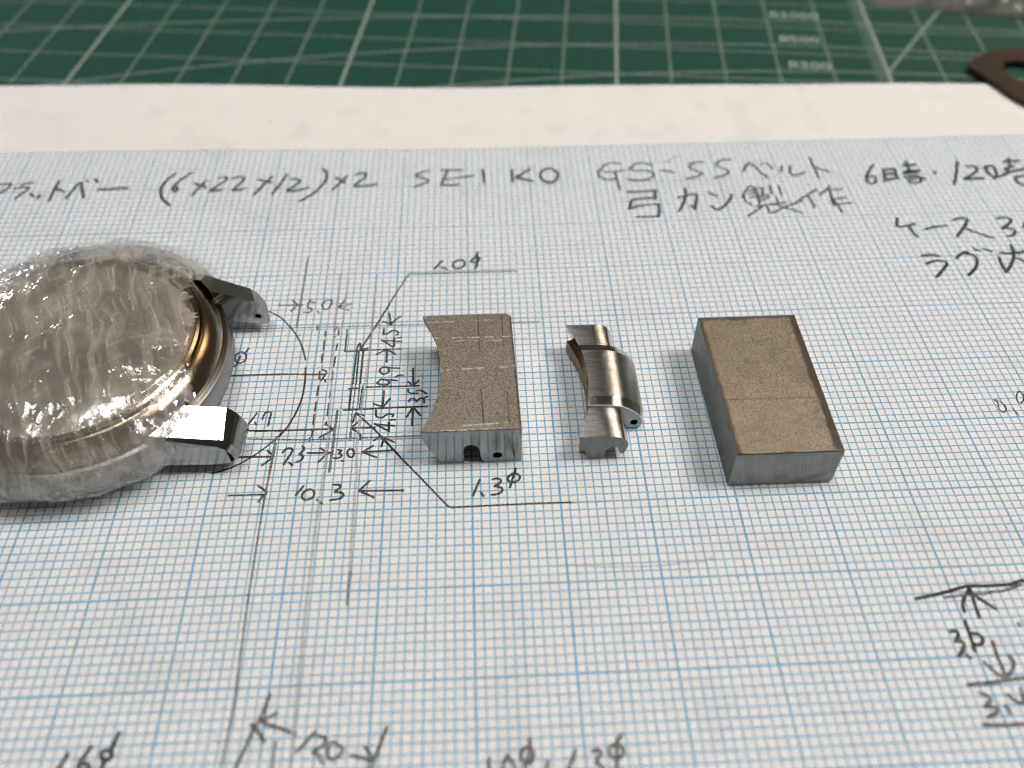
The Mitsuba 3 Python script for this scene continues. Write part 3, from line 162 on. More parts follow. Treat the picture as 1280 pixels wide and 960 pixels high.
 'diameter_note': [(0.34,1,"-8.88 -27.71 -8.97 -28.93"), (0.34,1,"-7.17 -27.49 -7.47 -28.07 -7.6 -28.38 -7.65 -28.61 -7.66 -28.88 -7.61 -29.33"), (0.34,1,"-7.17 -27.49 -6.98 -27.77 -6.87 -27.94 -6.78 -28.11 -6.66 -28.34 -6.45 -28.81"), (0.34,1,"-5.11 -26.92 -4.98 -27.03 -4.91 -27.11 -4.87 -27.17 -4.83 -27.24 -4.8 -27.32 -4.78 -27.4 -4.77 -27.49 -4.77 -27.57 -4.78 -27.66 -4.79 -27.74 -4.82 -27.82 -4.85 -27.9 -4.89 -27.97 -4.94 -28.04 -4.99 -28.1 -5.05 -28.15 -5.11 -28.19 -5.18 -28.22 -5.25 -28.24 -5.32 -28.26 -5.4 -28.26 -5.47 -28.25 -5.54 -28.23 -5.61 -28.2 -5.67 -28.16 -5.73 -28.11 -5.78 -28.06 -5.83 -28 -5.87 -27.92 -5.9 -27.85 -5.93 -27.77 -5.94 -27.69 -5.95 -27.6 -5.94 -27.52 -5.93 -27.43 -5.91 -27.35 -5.88 -27.27 -5.84 -27.2 -5.8 -27.13 -5.75 -27.07 -5.69 -27.01 -5.62 -26.97 -5.56 -26.93 -5.49 -26.91 -5.41 -26.89 -5.34 -26.89 -5.27 -26.89 -5.18 -26.91 -5.02 -26.97"), (0.34,1,"-5.03 -26.1 -5.08 -27 -5.67 -28.85"), (0.34,1,"-3.46 -28.25 -3.7 -29.05"), (0.34,1,"-0.91 -27.42 -1.66 -29.03"), (0.34,1,"0.73 -27.49 1.09 -27.41 1.26 -27.4 1.36 -27.43 1.43 -27.5 1.48 -27.61 1.47 -27.73 1.39 -27.88 1.25 -28.04 1.05 -28.22 0.94 -28.37 0.93 -28.49 1.01 -28.57 1.19 -28.62 1.32 -28.71 1.42 -28.82 1.47 -29.01 1.49 -29.4"), (0.34,1,"3.23 -26.99 3.37 -27.1 3.44 -27.17 3.48 -27.23 3.52 -27.29 3.55 -27.37 3.56 -27.44 3.57 -27.52 3.57 -27.59 3.56 -27.67 3.54 -27.75 3.51 -27.82 3.47 -27.89 3.42 -27.96 3.36 -28.02 3.3 -28.07 3.23 -28.12 3.16 -28.16 3.08 -28.19 3 -28.21 2.92 -28.22 2.84 -28.22 2.76 -28.21 2.69 -28.19 2.61 -28.17 2.54 -28.13 2.48 -28.09 2.42 -28.03 2.38 -27.98 2.33 -27.91 2.3 -27.84 2.28 -27.77 2.27 -27.69 2.27 -27.61 2.27 -27.53 2.29 -27.46 2.32 -27.38 2.36 -27.31 2.4 -27.24 2.46 -27.18 2.52 -27.12 2.59 -27.07 2.66 -27.03 2.73 -27 2.81 -26.98 2.89 -26.96 2.98 -26.96 3.06 -26.96 3.15 -26.99 3.33 -27.04"), (0.34,1,"3.6 -26.06 3.08 -26.76 2.72 -29.22")],
 'profile_sketch': [(0.34,2,"36 -13.56 37.03 -13.39 37.61 -13.3 38.07 -13.22 38.53 -13.13 38.98 -13.05 39.41 -12.95 39.83 -12.86 40.21 -12.75 40.58 -12.65 40.92 -12.56 41.24 -12.48 41.53 -12.42 41.8 -12.38 42.1 -12.36 42.43 -12.35 42.78 -12.36 43.17 -12.4 43.55 -12.42 43.93 -12.43 44.29 -12.43 44.65 -12.41 45.01 -12.41 45.38 -12.4 45.75 -12.4 46.12 -12.4 46.47 -12.38 46.78 -12.33 47.05 -12.26 47.3 -12.16 47.52 -12.09 47.72 -12.03 47.94 -12 48.28 -11.98"), (0.28,1,"38.99 -13.53 39.76 -13.48 40.23 -13.44 40.64 -13.41 41.1 -13.38 41.58 -13.35 42.03 -13.33 42.43 -13.31 42.8 -13.3 43.12 -13.31 43.42 -13.29 43.69 -13.26 43.94 -13.22 44.17 -13.16 44.38 -13.13 44.59 -13.11 44.79 -13.11 44.98 -13.13 45.21 -13.12 45.48 -13.08 45.78 -13 46.13 -12.9 46.45 -12.8 46.75 -12.71 47.1 -12.61 47.68 -12.45"), (0.34,2,"42.09 -12.59 41.57 -13.14 41.3 -13.44 41.12 -13.65 40.96 -13.85 40.83 -14.03 40.72 -14.22 40.63 -14.42 40.56 -14.69 40.48 -15.19"), (0.34,2,"42.08 -12.75 41.89 -14.36 41.78 -15.88"), (0.34,2,"42 -12.96 42.33 -13.47 42.56 -13.76 42.79 -14.02 43.14 -14.37 43.84 -15.03"), (0.34,2,"38.25 -17.32 38.62 -17.28 38.78 -17.29 38.87 -17.35 38.92 -17.44 38.93 -17.56 38.9 -17.7 38.83 -17.85 38.71 -18.01 38.55 -18.18 38.47 -18.29 38.47 -18.36 38.56 -18.37 38.74 -18.32 38.87 -18.33 38.98 -18.39 39.05 -18.49 39.09 -18.64 39.08 -18.8 39.03 -18.96 38.94 -19.12 38.8 -19.29 38.67 -19.43 38.55 -19.56 38.41 -19.7 38.17 -19.91"), (0.34,2,"40.15 -16.27 40.1 -17.4 39.94 -19.5"), (0.34,2,"40.26 -17.61 40.66 -17.63 40.86 -17.68 40.99 -17.76 41.1 -17.88 41.18 -18.03 41.21 -18.19 41.18 -18.34 41.1 -18.5 40.96 -18.66 40.82 -18.77 40.68 -18.83 40.49 -18.83 40.14 -18.76"), (0.4,1,"45.53 -16.83 45.55 -16.95"), (0.36,1,"38.32 -18.37 38.77 -18.39 38.97 -18.43 39.07 -18.49 39.11 -18.59 39.1 -18.71 39.04 -18.86 38.91 -19.05 38.67 -19.33 38.14 -19.89"), (0.36,1,"38.93 -19.83 39.15 -20.15"), (0.36,1,"39.86 -19.13 39.89 -19.45"), (0.36,1,"42.07 -18.59 41.92 -20.06 41.9 -22.27"), (0.36,1,"40.41 -20.67 40.68 -21.18 40.83 -21.43 40.96 -21.61 41.08 -21.77 41.2 -21.9 41.32 -22.01 41.44 -22.1 41.61 -22.17 41.9 -22.27"), (0.36,1,"43.11 -20.12 43.27 -20.42 43.31 -20.6 43.29 -20.77 43.23 -20.95 43.11 -21.15 42.97 -21.36 42.79 -21.57 42.52 -21.84 41.98 -22.33"), (0.36,1,"37.89 -22.85 40.52 -22.71 41.99 -22.53 43.84 -22.39"), (0.36,1,"38.75 -23.68 39.11 -23.86 39.28 -23.97 39.38 -24.07 39.44 -24.19 39.46 -24.31 39.43 -24.44 39.34 -24.57 39.14 -24.73 38.68 -25.04"), (0.36,1,"38.7 -24.99 39.37 -25.11 39.65 -25.18 39.76 -25.27 39.78 -25.37 39.71 -25.48 39.59 -25.6 39.42 -25.7 39.15 -25.83 38.57 -26.04"), (0.36,1,"40.69 -25.03 40.77 -25.76"), (0.36,1,"41.37 -23.99 41.62 -24.44 41.8 -24.65 41.99 -24.77 42.3 -24.86 42.92 -24.94"), (0.36,1,"42.83 -23.47 42.62 -24.73"), (0.36,1,"37.87 -26.7 39.96 -26.86 41.91 -26.81")],
 'offset_note': [(0.16,3,"55.17 12.84 55.42 12.77 55.56 12.71 55.68 12.63 55.79 12.54 55.9 12.43 55.99 12.28 56.06 12.12 56.11 11.92 56.14 11.7 56.14 11.5 56.09 11.32 56.01 11.15 55.89 11.01 55.77 10.9 55.66 10.83 55.56 10.8 55.45 10.8 55.37 10.84 55.3 10.91 55.25 11.01 55.21 11.15 55.21 11.31 55.23 11.5 55.28 11.72 55.37 11.97 55.41 12.19 55.42 12.37 55.36 12.55 55.18 12.8"), (0.16,3,"59.04 14.03 59.12 13.93 59.16 13.86 59.18 13.8 59.19 13.72 59.2 13.63 59.19 13.53 59.17 13.43 59.15 13.32 59.12 13.21 59.08 13.09 59.03 12.98 58.98 12.87 58.92 12.76 58.85 12.66 58.79 12.56 58.72 12.48 58.65 12.4 58.58 12.33 58.5 12.28 58.44 12.23 58.37 12.2 58.31 12.19 58.25 12.18 58.2 12.2 58.15 12.22 58.11 12.26 58.08 12.31 58.06 12.37 58.04 12.45 58.04 12.53 58.04 12.63 58.05 12.73 58.07 12.83 58.1 12.94 58.14 13.06 58.18 13.17 58.23 13.28 58.29 13.39 58.35 13.5 58.42 13.6 58.49 13.69 58.56 13.77 58.63 13.84 58.7 13.9 58.77 13.95 58.84 13.98 58.91 14 58.98 14.01 59.11 13.99"), (0.16,3,"56.95 11.3 57.2 10.26")],
 'faint_line': [(0.18,0,"-0.02 -7.94 2.22 -8.2 3.52 -8.32 4.62 -8.39 5.77 -8.44 6.98 -8.47 8.03 -8.49 8.94 -8.49 9.7 -8.48 10.31 -8.45 10.86 -8.42 11.36 -8.37 11.79 -8.32 12.17 -8.25 12.59 -8.2 13.06 -8.17 13.73 -8.16 15.01 -8.16"), (0.4,0,"15.62 -7.92 15.73 -7.96")],
}


# ------------------------------------------------------------------ cutting mat and the sheet of graph paper
def H(x, y):
    """lift of the sheet's far left corner, mm"""
    S = lambda t: np.clip(t, 0, 1) ** 2 * (3 - 2 * np.clip(t, 0, 1))
    return 1.45 * S((-np.asarray(x, float) - 2) / 72) * S((np.asarray(y, float) - 35) / 38)


mat = bx(520, 330, 3, 40, 20, -1.9)
obj('cutting_mat__sheet', mat, 'm_mat')
tag('cutting_mat', 'dark green cutting mat with pale grid and radius lines under the paper', 'cutting mat')
for word, (x, y) in (('R1000', (51.4, 114.2)), ('R500', (50.9, 104.4)), ('R300', (50.3, 94.5))):
    t = meshkit.text_mesh(word, 2.25, .012)
    t.apply_transform(trimesh.transformations.rotation_matrix(math.radians(-6.75), (0, 0, 1)))
    t.apply_translation((x, y, -.395))
    obj('cutting_mat__printed_radius', t, 'm_mat_print', label=f'pale printed lettering {word} on the mat')

EX = np.array([-140, -93, -64, -36, -1.5, 36, 72, 91, 140.])
EY = np.array([92.2, 91.1, 90.7, 89.75, 89.35, 88.5, 87.2, 86.1, 83.5])
nx, ny = 190, 120
gx = np.linspace(-135, 135, nx)
yt = np.interp(gx, EX, EY) + .12 * np.sin(gx * .11)
V = []
for j in range(ny):
    y = -62 + (yt + 62) * j / (ny - 1)
    z = H(gx, y) + .10 * (meshkit.noise(np.stack([gx * .05, y * .05, 0 * gx], 1), 3) - .5) * np.clip((y - 30) / 30, 0, 1)
    V.append(np.stack([gx, y, z], 1))
V = np.concatenate(V)
idx = np.arange(nx * ny).reshape(ny, nx)
q = np.stack([idx[:-1, :-1], idx[:-1, 1:], idx[1:, 1:], idx[1:, :-1]], -1).reshape(-1, 4)
F = np.vstack([q[:, [0, 1, 2]], q[:, [0, 2, 3]]])
ring = np.concatenate([idx[0, :], idx[1:, -1], idx[-1, -2::-1], idx[-2:0:-1, 0]])
low = V[ring] - [0, 0, .11]
o = len(V); k = len(ring); r = np.arange(k); r2 = (r + 1) % k
side = np.vstack([np.stack([ring[r2], ring[r], o + r], 1), np.stack([ring[r2], o + r, o + r2], 1)])
obj('graph_paper__sheet', trimesh.Trimesh(np.vstack([V, low]), np.vstack([F, side]), process=False), 'm_paper', smooth=40)
tag('graph_paper', 'white sheet of blue millimetre graph paper covered in pencil notes, lying on the green mat', 'graph paper')


def ribbon(geom):
    geom = shapely.segmentize(geom, 1.5)
    v, f, o = [], [], 0
    for g in getattr(geom, 'geoms', [geom]):
        a, b = trimesh.creation.triangulate_polygon(g, engine='earcut')
        v.append(a); f.append(np.asarray(b) + o); o += len(a)
    v, f = np.vstack(v), np.vstack(f)
    p, s = v[f], None
    cr = (p[:, 1, 0] - p[:, 0, 0]) * (p[:, 2, 1] - p[:, 0, 1]) - (p[:, 1, 1] - p[:, 0, 1]) * (p[:, 2, 0] - p[:, 0, 0])
    f[cr < 0] = f[cr < 0][:, ::-1]
    return trimesh.Trimesh(np.c_[v, H(v[:, 0], v[:, 1]) + .03 + .05 * np.clip((v[:, 1] - 30) / 30, 0, 1)], f, process=False)


NOTE = {'heading_bar_stock': 'pencilled heading フラットバー (6×22×12)×2 at the far left of the sheet', 'heading_maker': 'pencilled row of five capital letters in the heading',
        'heading_model': 'pencilled capitals and katakana right of the middle of the heading', 'heading_end_link': 'pencilled second heading line 弓カン製作',
        'note_hours': 'pencilled 6日寺・12日寺 at the far right of the heading', 'note_case': 'pencilled note ケース 3 and ラグ内 below the heading on the right',
        'dimension_five': 'pencilled dimension 5.0 between two arrows', 'lug_dimension': 'pencilled 1.7 with a long arrow at the lower lug',
        'upper_leader': 'pencilled leader line to 1.0φ', 'lower_leader': 'pencilled leader line to 1.3φ', 'dimension_chain': 'pencilled dimensions 7.3 and 3.0 between arrows',
        'total_dimension': 'pencilled dimension 10.3 between two arrows', 'vertical_dimensions': 'pencilled sideways dimensions 4.5, 9.9, 4.5 and 3.5',
        'angle_note': 'blurred pencilled 12.0 between arrows at the near edge', 'bore_note': 'blurred pencilled 16φ at the near left', 'diameter_note': 'blurred pencilled 10φ, 13φ at the near edge',
        'profile_sketch': 'pencilled profile sketch with 3.6 and 3.4 at the near right', 'offset_note': 'pencilled 0.0 at the right edge', 'case_arc': 'pencilled arc right of the watch',
        'pin_drawing': 'pencilled side view of the pin holes', 'dashed_line': 'pencilled dashed upright lines', 'centre_dimension': 'pencilled φ with a long arrow beside the watch',
        'drawing_line': 'thin pencilled construction lines', 'faint_line': 'faint curved pencil line'}
for name, L in STROKES.items():
    # the strokes of one note: those of the same pressure together
    for sh in sorted({s for _, s, _ in L}):
        polys = []
        for w, s, t in L:
            if s == sh:
                P = np.array(t.split(), float).reshape(-1, 2)
                polys.append(LineString(P).buffer(w * (.59 if P[0, 1] < 38 else .74), quad_segs=4))
        obj('graph_paper__pencil_' + name, ribbon(unary_union(polys)), f'm_pencil_{sh}', label=NOTE.get(name))


from scipy.interpolate import CubicSpline


# ------------------------------------------------------------------ metal materials
def bump(inner, fn, scale, eps):
    return {'type': 'bumpmap', 'arbitrary': mikit.proc(fn, eps), 'scale': scale, 'b': inner}


def seg(x, y, x0, y0, x1, y1, w):
    """1 on the scratch from (x0, y0) to (x1, y1), mm"""
    dx, dy = x1 - x0, y1 - y0
    t = dr.clip(((x - x0) * dx + (y - y0) * dy) / (dx * dx + dy * dy), 0, 1)
    d = dr.sqrt(dr.square(x - x0 - t * dx) + dr.square(y - y0 - t * dy))
    wob = .75 + .5 * nz(x * 4, y * 4, 12)
    return 1 - sst(w * .3, w * .8, d * wob)


def grain(p, n, uv):
    x, y, z = p.x * 1000, p.y * 1000, p.z * 1000
    return nz(x * 10, y * 10, z * 10) * .5 + nz(x * 18, y * 18, z * 18 + 9) * .5


def skin_color(p, n, uv):
    x, y, z = p.x * 1000, p.y * 1000, p.z * 1000
    g = grain(p, n, uv)
    col = mikit.mix((.135, .114, .083), (.47, .41, .325), sst(.15, .85, g))
    return col * (.92 + .16 * fbm(x * .3, y * .3, 2, 2))


def blank_color(p, n, uv):
    x, y = p.x * 1000, p.y * 1000
    c = skin_color(p, n, uv) * .88
    worn_glint = seg(x, y, -15.2, 6.22, -4.4, 6.3, .13) * sst(.5, .6, nz(x * 2.6, y * 2, 33))  # rubbed near edge; its sparkle in the light is painted into the colour
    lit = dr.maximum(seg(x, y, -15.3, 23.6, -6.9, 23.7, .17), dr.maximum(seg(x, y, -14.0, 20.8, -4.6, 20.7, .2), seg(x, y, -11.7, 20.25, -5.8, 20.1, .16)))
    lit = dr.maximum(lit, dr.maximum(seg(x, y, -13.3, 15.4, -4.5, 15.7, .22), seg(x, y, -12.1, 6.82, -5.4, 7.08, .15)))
    lit = dr.maximum(lit * sst(.38, .6, nz(x * 3.2, y * 3.2, 20) * .6 + .4 * nz(x * .8, y * 3, 21)), worn_glint * 1.5)
    dark = dr.maximum(seg(x, y, -8.71, 24.7, -8.65, 18.2, .12), seg(x, y, -5.74, 24.8, -5.7, 18.9, .09))
    dark = dr.maximum(dark, dr.maximum(seg(x, y, -8.6, 12.3, -8.4, 6.7, .13), seg(x, y, -5.53, 11.7, -5.5, 6.9, .08)))
    dark = dr.maximum(dark, dr.maximum(seg(x, y, -4.6, 24, -4.25, 6.2, .3) * .7, seg(x, y, -14.2, 11.0, -9.1, 11.0, .05) * .6))
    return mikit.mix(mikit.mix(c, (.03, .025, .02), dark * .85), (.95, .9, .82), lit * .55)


def bar_color(p, n, uv):
    x, y = p.x * 1000, p.y * 1000
    c = skin_color(p, n, uv) * .9
    worn_glint = seg(x, y, 19.6, 1.56, 31, 1.56, .10) * sst(.42, .6, nz(x * 1.8, y * 2, 34))  # edge wear, with the glint along the near edge painted as pale dashes
    tan = sst(1.6, -.2, x - 19.3 + .0177 * (y - 1.4) - sst(14, 8, y) * .5) * sst(.25, .6, fbm(x * .7, y * .5, 4, 2) + .25)
    c = mikit.mix(c, (.36, .26, .11), tan * .35)
    wv = .45 * fbm(x * .9, y * .9, 6, 2)
    edge = sst(.95, .45, 31.3 - x - wv) * .85
    edge = dr.maximum(edge, sst(.55, .1, 22.95 - y - wv) * .7)
    edge = dr.maximum(edge, sst(.5, .05, x - 19.34 + .0177 * (y - 1.42) - wv) * .75)
    dark = dr.maximum(seg(x, y, 19.3, 9.35, 31.1, 9.22, .07), seg(x, y, 24.9, 19.4, 25.05, 18.4, .12))
    dark = dr.maximum(dark, sst(.30, .12, x - 18.98) * .75)
    blot = sst(.45, .8, fbm(x * .3, y * .6, 8, 3)) * .3
    return mikit.mix(mikit.mix(mikit.mix(c, (.13, .105, .08), blot), (.045, .032, .022), dr.maximum(dark, edge)), (.8, .74, .62), worn_glint * .7)


def side_color(p, n, uv):
    x, y, z = p.x * 1000, p.y * 1000, p.z * 1000
    s = fbm(x * .6, y * .6, z * .9, 3)
    st = nz(y * 3.2 + x * 6 + z * 1.4, z * .35, 3)
    c = mikit.mix((.205, .213, .20), (.325, .335, .31), s)
    c = c * (.8 + .3 * st)
    blot = sst(.55, .78, fbm(x * .55 + 3, y * .5, z * .7 + 5, 3)) * .55
    return mikit.mix(c, (.11, .10, .085), blot)


def ground_color(p, n, uv):
    x, y, z = p.x * 1000, p.y * 1000, p.z * 1000
    s = fbm(x * .8, y * .8, z * .5, 3)
    return mikit.mix((.25, .268, .27), (.33, .35, .35), s)


def brush_color(p, n, uv):
    x, y, z = p.x * 1000, p.y * 1000, p.z * 1000
    s = nz(x * .7, y * 14, 2) * .6 + nz(x * 1.6, y * 30, 5) * .4
    return mikit.mix((.22, .215, .205), (.95, .93, .90), s)


def brush_h(p, n, uv):
    x, y = p.x * 1000, p.y * 1000
    return nz(x * .6, y * 13, 2) * .6 + nz(x * 1.3, y * 27, 5) * .4


def brushz_color(p, n, uv):
    x, z = p.x * 1000, p.z * 1000
    s = nz(x * 5 + z * 4, z * .8 - x * .8, 2) * .6 + nz(x * 11 + z * 9, z, 5) * .4
    return mikit.mix((.13, .145, .143), (.25, .265, .262), s)


def conductor(color, au, av=None):
    return {'type': 'roughconductor', 'material': 'none', 'distribution': 'beckmann', 'alpha_u': au, 'alpha_v': av or au,
            'specular_reflectance': mikit.proc(color) if callable(color) else rgb(*color)}


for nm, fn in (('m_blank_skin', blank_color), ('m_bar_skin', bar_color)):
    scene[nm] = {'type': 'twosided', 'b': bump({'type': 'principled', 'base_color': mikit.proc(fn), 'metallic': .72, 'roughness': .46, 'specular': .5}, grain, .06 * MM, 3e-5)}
scene['m_bar_side'] = {'type': 'twosided', 'b': conductor(side_color, .26)}
scene['m_ground_end'] = {'type': 'twosided', 'b': conductor(ground_color, .007, .11)}
scene['m_ground'] = {'type': 'twosided', 'b': conductor(ground_color, .2)}
scene['m_brushed'] = {'type': 'twosided', 'b': bump(conductor(brush_color, .075, .26), brush_h, .007 * MM, 2e-5)}
scene['m_brushed_end'] = {'type': 'twosided', 'b': conductor(brushz_color, .16)}
scene['m_polished'] = {'type': 'twosided', 'b': conductor((.66, .63, .58), .035)}
scene['m_polished_warm_reflection'] = {'type': 'twosided', 'b': conductor((.40, .32, .20), .14)}  # golden tint stands in for the warm reflection on the steel lip
scene['m_bore'] = {'type': 'diffuse', 'reflectance': rgb(.02, .02, .022)}


def cone_cutter(cx, cy, zr, seg=256):
    """solid of revolution round the upright axis at (cx, cy): zr = [(z, radius), ...] rising"""
    m = trimesh.creation.revolve(np.array([(0, zr[0][0])] + [(r, z) for z, r in zr] + [(0, zr[-1][0])]), sections=seg)
    m.apply_translation((cx, cy, 0))
    return man(m)


def prism_y(poly, y0, y1):
    """x-z polygon (list) extruded along y"""
    p = Polygon(poly)
    m = trimesh.creation.extrude_polygon(p, y1 - y0, engine='earcut')      # x, z, depth
    v = m.vertices.copy()
    m.vertices = np.stack([v[:, 0], y1 - v[:, 2], v[:, 1]], 1)
    m.fix_normals()
    return m


def rod(axis_y0, axis_y1, x, z, r, n=32):
    c = trimesh.creation.cylinder(r, axis_y1 - axis_y0, sections=n)
    c.apply_transform(trimesh.transformations.rotation_matrix(math.pi / 2, (1, 0, 0)))
    c.apply_translation((x, (axis_y0 + axis_y1) / 2, z))
    return c


def pick(mesh, mask):
    return mesh.submesh([np.nonzero(mask)[0]], append=True, repair=False)


def uv_xz(mesh):
    return np.asarray(mesh.vertices)[:, [0, 2]] * .1


def uv_xy(mesh):
    return np.asarray(mesh.vertices)[:, [0, 1]] * .1


# ------------------------------------------------------------------ the steel bar, right
def trims(m, planes):
    for n, pt in planes:
        n = np.array(n, float); n /= np.linalg.norm(n)
        m = m.trim_by_plane(tuple(-n), float(-n @ np.array(pt, float)))
    return m


b = man(trimesh.creation.extrude_polygon(Polygon([(18.96, 22.93), (19.34, 1.42), (31.36, 1.42), (31.24, 22.98)]), 6.0, engine='earcut'))
b = trims(b, [((0, -1, 1), (25, 1.42, 5.86)), ((1, 0, 1), (31.36, 10, 5.80)), ((-1, -.0177, 1), (19.34, 1.42, 5.93)), ((0, 1, 1), (25, 22.98, 5.9)),
              ((-1, -1, 0), (19.44, 1.42, 0)), ((1, -1, 0), (31.28, 1.42, 0)), ((0, -1, -1), (25, 1.42, .12)), ((1, 0, -1), (31.36, 1.42, .5))])
b = tri(b); N = b.face_normals
top = N[:, 2] > .9; end = N[:, 1] < -.95; left = N[:, 0] < -.95
obj('steel_bar__top_face', pick(b, top), 'm_bar_skin', label='grainy brown-grey top face with a fine scribed line across')
obj('steel_bar__end_face', pick(b, end), 'm_bar_side')
obj('steel_bar__side_face', pick(b, left), 'm_bar_side')
obj('steel_bar__body', pick(b, ~(top | end | left)), 'm_bar_side')
tag('steel_bar', 'uncut rectangular steel bar with a grainy brown-grey top, rightmost of the metal pieces', 'steel bar')

# ------------------------------------------------------------------ the half-machined blank, middle left
g = man(trimesh.creation.extrude_polygon(Polygon([(-18, 24.68), (-5.7, 24.95), (-4.55, 24.36), (-4.13, 6.1), (-18, 6.1)]), 6.0, engine='earcut'))
g = g - cone_cutter(-33.7, 15.3, [(-1, 22.7), (0, 22.34), (2.9, 21.04), (4.62, 20.49), (5.4, 20.36), (7, 20.33)])
slot = [(-10.83, -1), (-10.85, 2.3), (-10.74, 2.95), (-10.45, 3.27), (-10.05, 3.37), (-9.5, 3.27), (-9.15, 2.94), (-8.98, 2.3), (-8.92, 1.5), (-8.8, .7), (-8.45, 0), (-8.4, -1)]
g = g - man(prism_y(slot, 5, 26))
g = g - man(rod(5, 14, -6.93, 1.25, .56))
g = trims(g, [((0, -1, 1), (-8, 6.1, 5.93)), ((1, .02, 1), (-4.13, 6.1, 5.93)), ((0, 1, 1), (-8, 24.95, 5.85)), ((1, -1, 0), (-4.2, 6.1, 0))])
g = tri(g); N = g.face_normals; Cn = g.triangles_center
top = N[:, 2] > .9; end = N[:, 1] < -.95
end &= Cn[:, 1] < 7
bore = (np.hypot(Cn[:, 0] + 6.93, Cn[:, 2] - 1.25) < .57) & (Cn[:, 1] > 6.15)
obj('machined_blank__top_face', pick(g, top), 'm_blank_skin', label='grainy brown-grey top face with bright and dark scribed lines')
e = pick(g, end); obj('machined_blank__end_face', e, 'm_ground_end', uv=uv_xz(e))
obj('machined_blank__pin_hole', pick(g, bore), 'm_bore')
obj('machined_blank__body', pick(g, ~(top | end | bore)), 'm_ground', smooth=25)
tag('machined_blank', 'steel blank with a hollowed left side, slot and pin hole in its near end', 'steel blank')

# ------------------------------------------------------------------ the finished end link, middle right
CX, CY = -15.93, 15.0
cut = cone_cutter(CX, CY, [(-1, 22.1), (6, 19.84)])
arm = [(1.5, 4.27), (5.6, 4.25), (6.6, 4.13), (7.4, 3.87), (7.75, 3.62), (7.98, 3.3), (8.18, 2.85), (8.22, 2.5), (8.16, 1.9), (7.98, 1.38), (7.84, 1.1), (7.67, .96), (7.4, 1.08), (7.2, 1.45), (7.08, 1.9), (6.94, 2.14),
       (6.6, 2.22), (6.3, 2.16), (6.0, 1.98), (5.76, 1.7), (5.58, 1.1), (5.5, .55), (5.42, .2), (5.28, 0), (1.5, 0)]
am = man(prism_y(arm, 5.94, 24.1)) - cut
tx = np.array([2.6, 4.2, 5.4, 6.5, 7.3, 7.9, 8.5, 9.1, 9.7, 10.25, 10.65, 10.9, 10.97])
tz = np.array([5.03, 4.99, 4.95, 4.87, 4.75, 4.58, 4.31, 3.94, 3.46, 2.88, 2.28, 1.62, 1.1])
ts = np.r_[0, np.cumsum(np.hypot(np.diff(tx), np.diff(tz)))]
tq = np.linspace(0, ts[-1], 44)
curve = np.c_[CubicSpline(ts, tx)(tq), CubicSpline(ts, tz)(tq)]
prof = np.vstack([curve, [(10.85, .65), (10.6, .28), (10.2, .05), (8.9, .02), (8.4, .3), (7.9, .9), (2.6, 1.2)]])
cen = prof.mean(0)
inner = np.array(Polygon(prof).buffer(-.30, join_style=2).exterior.coords)[:-1]
inner[inner[:, 1] < .5, 1] -= .26
sl = lambda P, y: np.c_[P[:, 0], np.full(len(P), y), P[:, 1]]
inner2 = np.array(Polygon(prof).buffer(-.38, join_style=2).exterior.coords)[:-1]
inner2[inner2[:, 1] < .6, 1] -= .33
pts = np.vstack([sl(inner2, 10.28), sl(inner, 10.36), sl(prof, 11.5), sl(prof, 18.95), sl(inner, 20.1), sl(inner2, 20.18)])
center = m3.Manifold.hull_points(pts.astype(np.float32))
am = am - m3.Manifold.hull_points(np.vstack([sl(inner, 10.35), sl(prof, 11.5), sl(prof, 18.95), sl(inner, 20.11)]).astype(np.float32))
center = center - cut - man(rod(9, 21, 9.62, 1.27, .47))
a = tri(am); N = a.face_normals; Cn = a.triangles_center
for nm_, sel in (('near', Cn[:, 1] < 15), ('far', Cn[:, 1] >= 15)):
    top = sel & (N[:, 2] > .75) & (Cn[:, 2] > 3.5)
    end = sel & (np.abs(N[:, 1]) > .95) & ((Cn[:, 1] < 6.5) | (Cn[:, 1] > 23.5))
    rest = sel & ~top & ~end
    k = 'end_link__arm' if nm_ == 'near' else 'end_link__arm_001'
    m_ = pick(a, rest); obj(k, m_, 'm_polished', smooth=35)
    m_ = pick(a, top); obj(k + '__brushed_face', m_, 'm_brushed', smooth=True, uv=uv_xy(m_))
    m_ = pick(a, end); obj(k + '__end_face', m_, 'm_brushed_end')
c = tri(center); N = c.face_normals; Cn = c.triangles_center
bore = (np.hypot(Cn[:, 0] - 9.62, Cn[:, 2] - 1.27) < .48) & (np.abs(N[:, 1]) < .5)
mid = (Cn[:, 1] > 11.5) & (Cn[:, 1] < 18.95) & ((N[:, 2] > .25) | (N[:, 0] > .5)) & ~bore & (np.abs(N[:, 1]) < .02)
endf = (np.abs(N[:, 1]) > .97) & ~bore
m_ = pick(c, mid); obj('end_link__centre', m_, 'm_brushed', smooth=True, uv=uv_xy(m_), label='brushed centre with a rounded right edge')
m_ = pick(c, endf); obj('end_link__centre__end_face', m_, 'm_ground')
obj('end_link__centre__pin_hole', pick(c, bore), 'm_bore')
rim = (np.abs(N[:, 1]) > .45) & ~(mid | endf | bore)
scene['m_edge'] = {'type': 'twosided', 'b': {'type': 'principled', 'base_color': rgb(.8, .78, .74), 'metallic': .5, 'roughness': .5}}
obj('end_link__centre__edge_line', pick(c, rim), 'm_edge')
obj('end_link__centre__polished_edge', pick(c, ~(mid | endf | bore | rim)), 'm_polished', smooth=30)
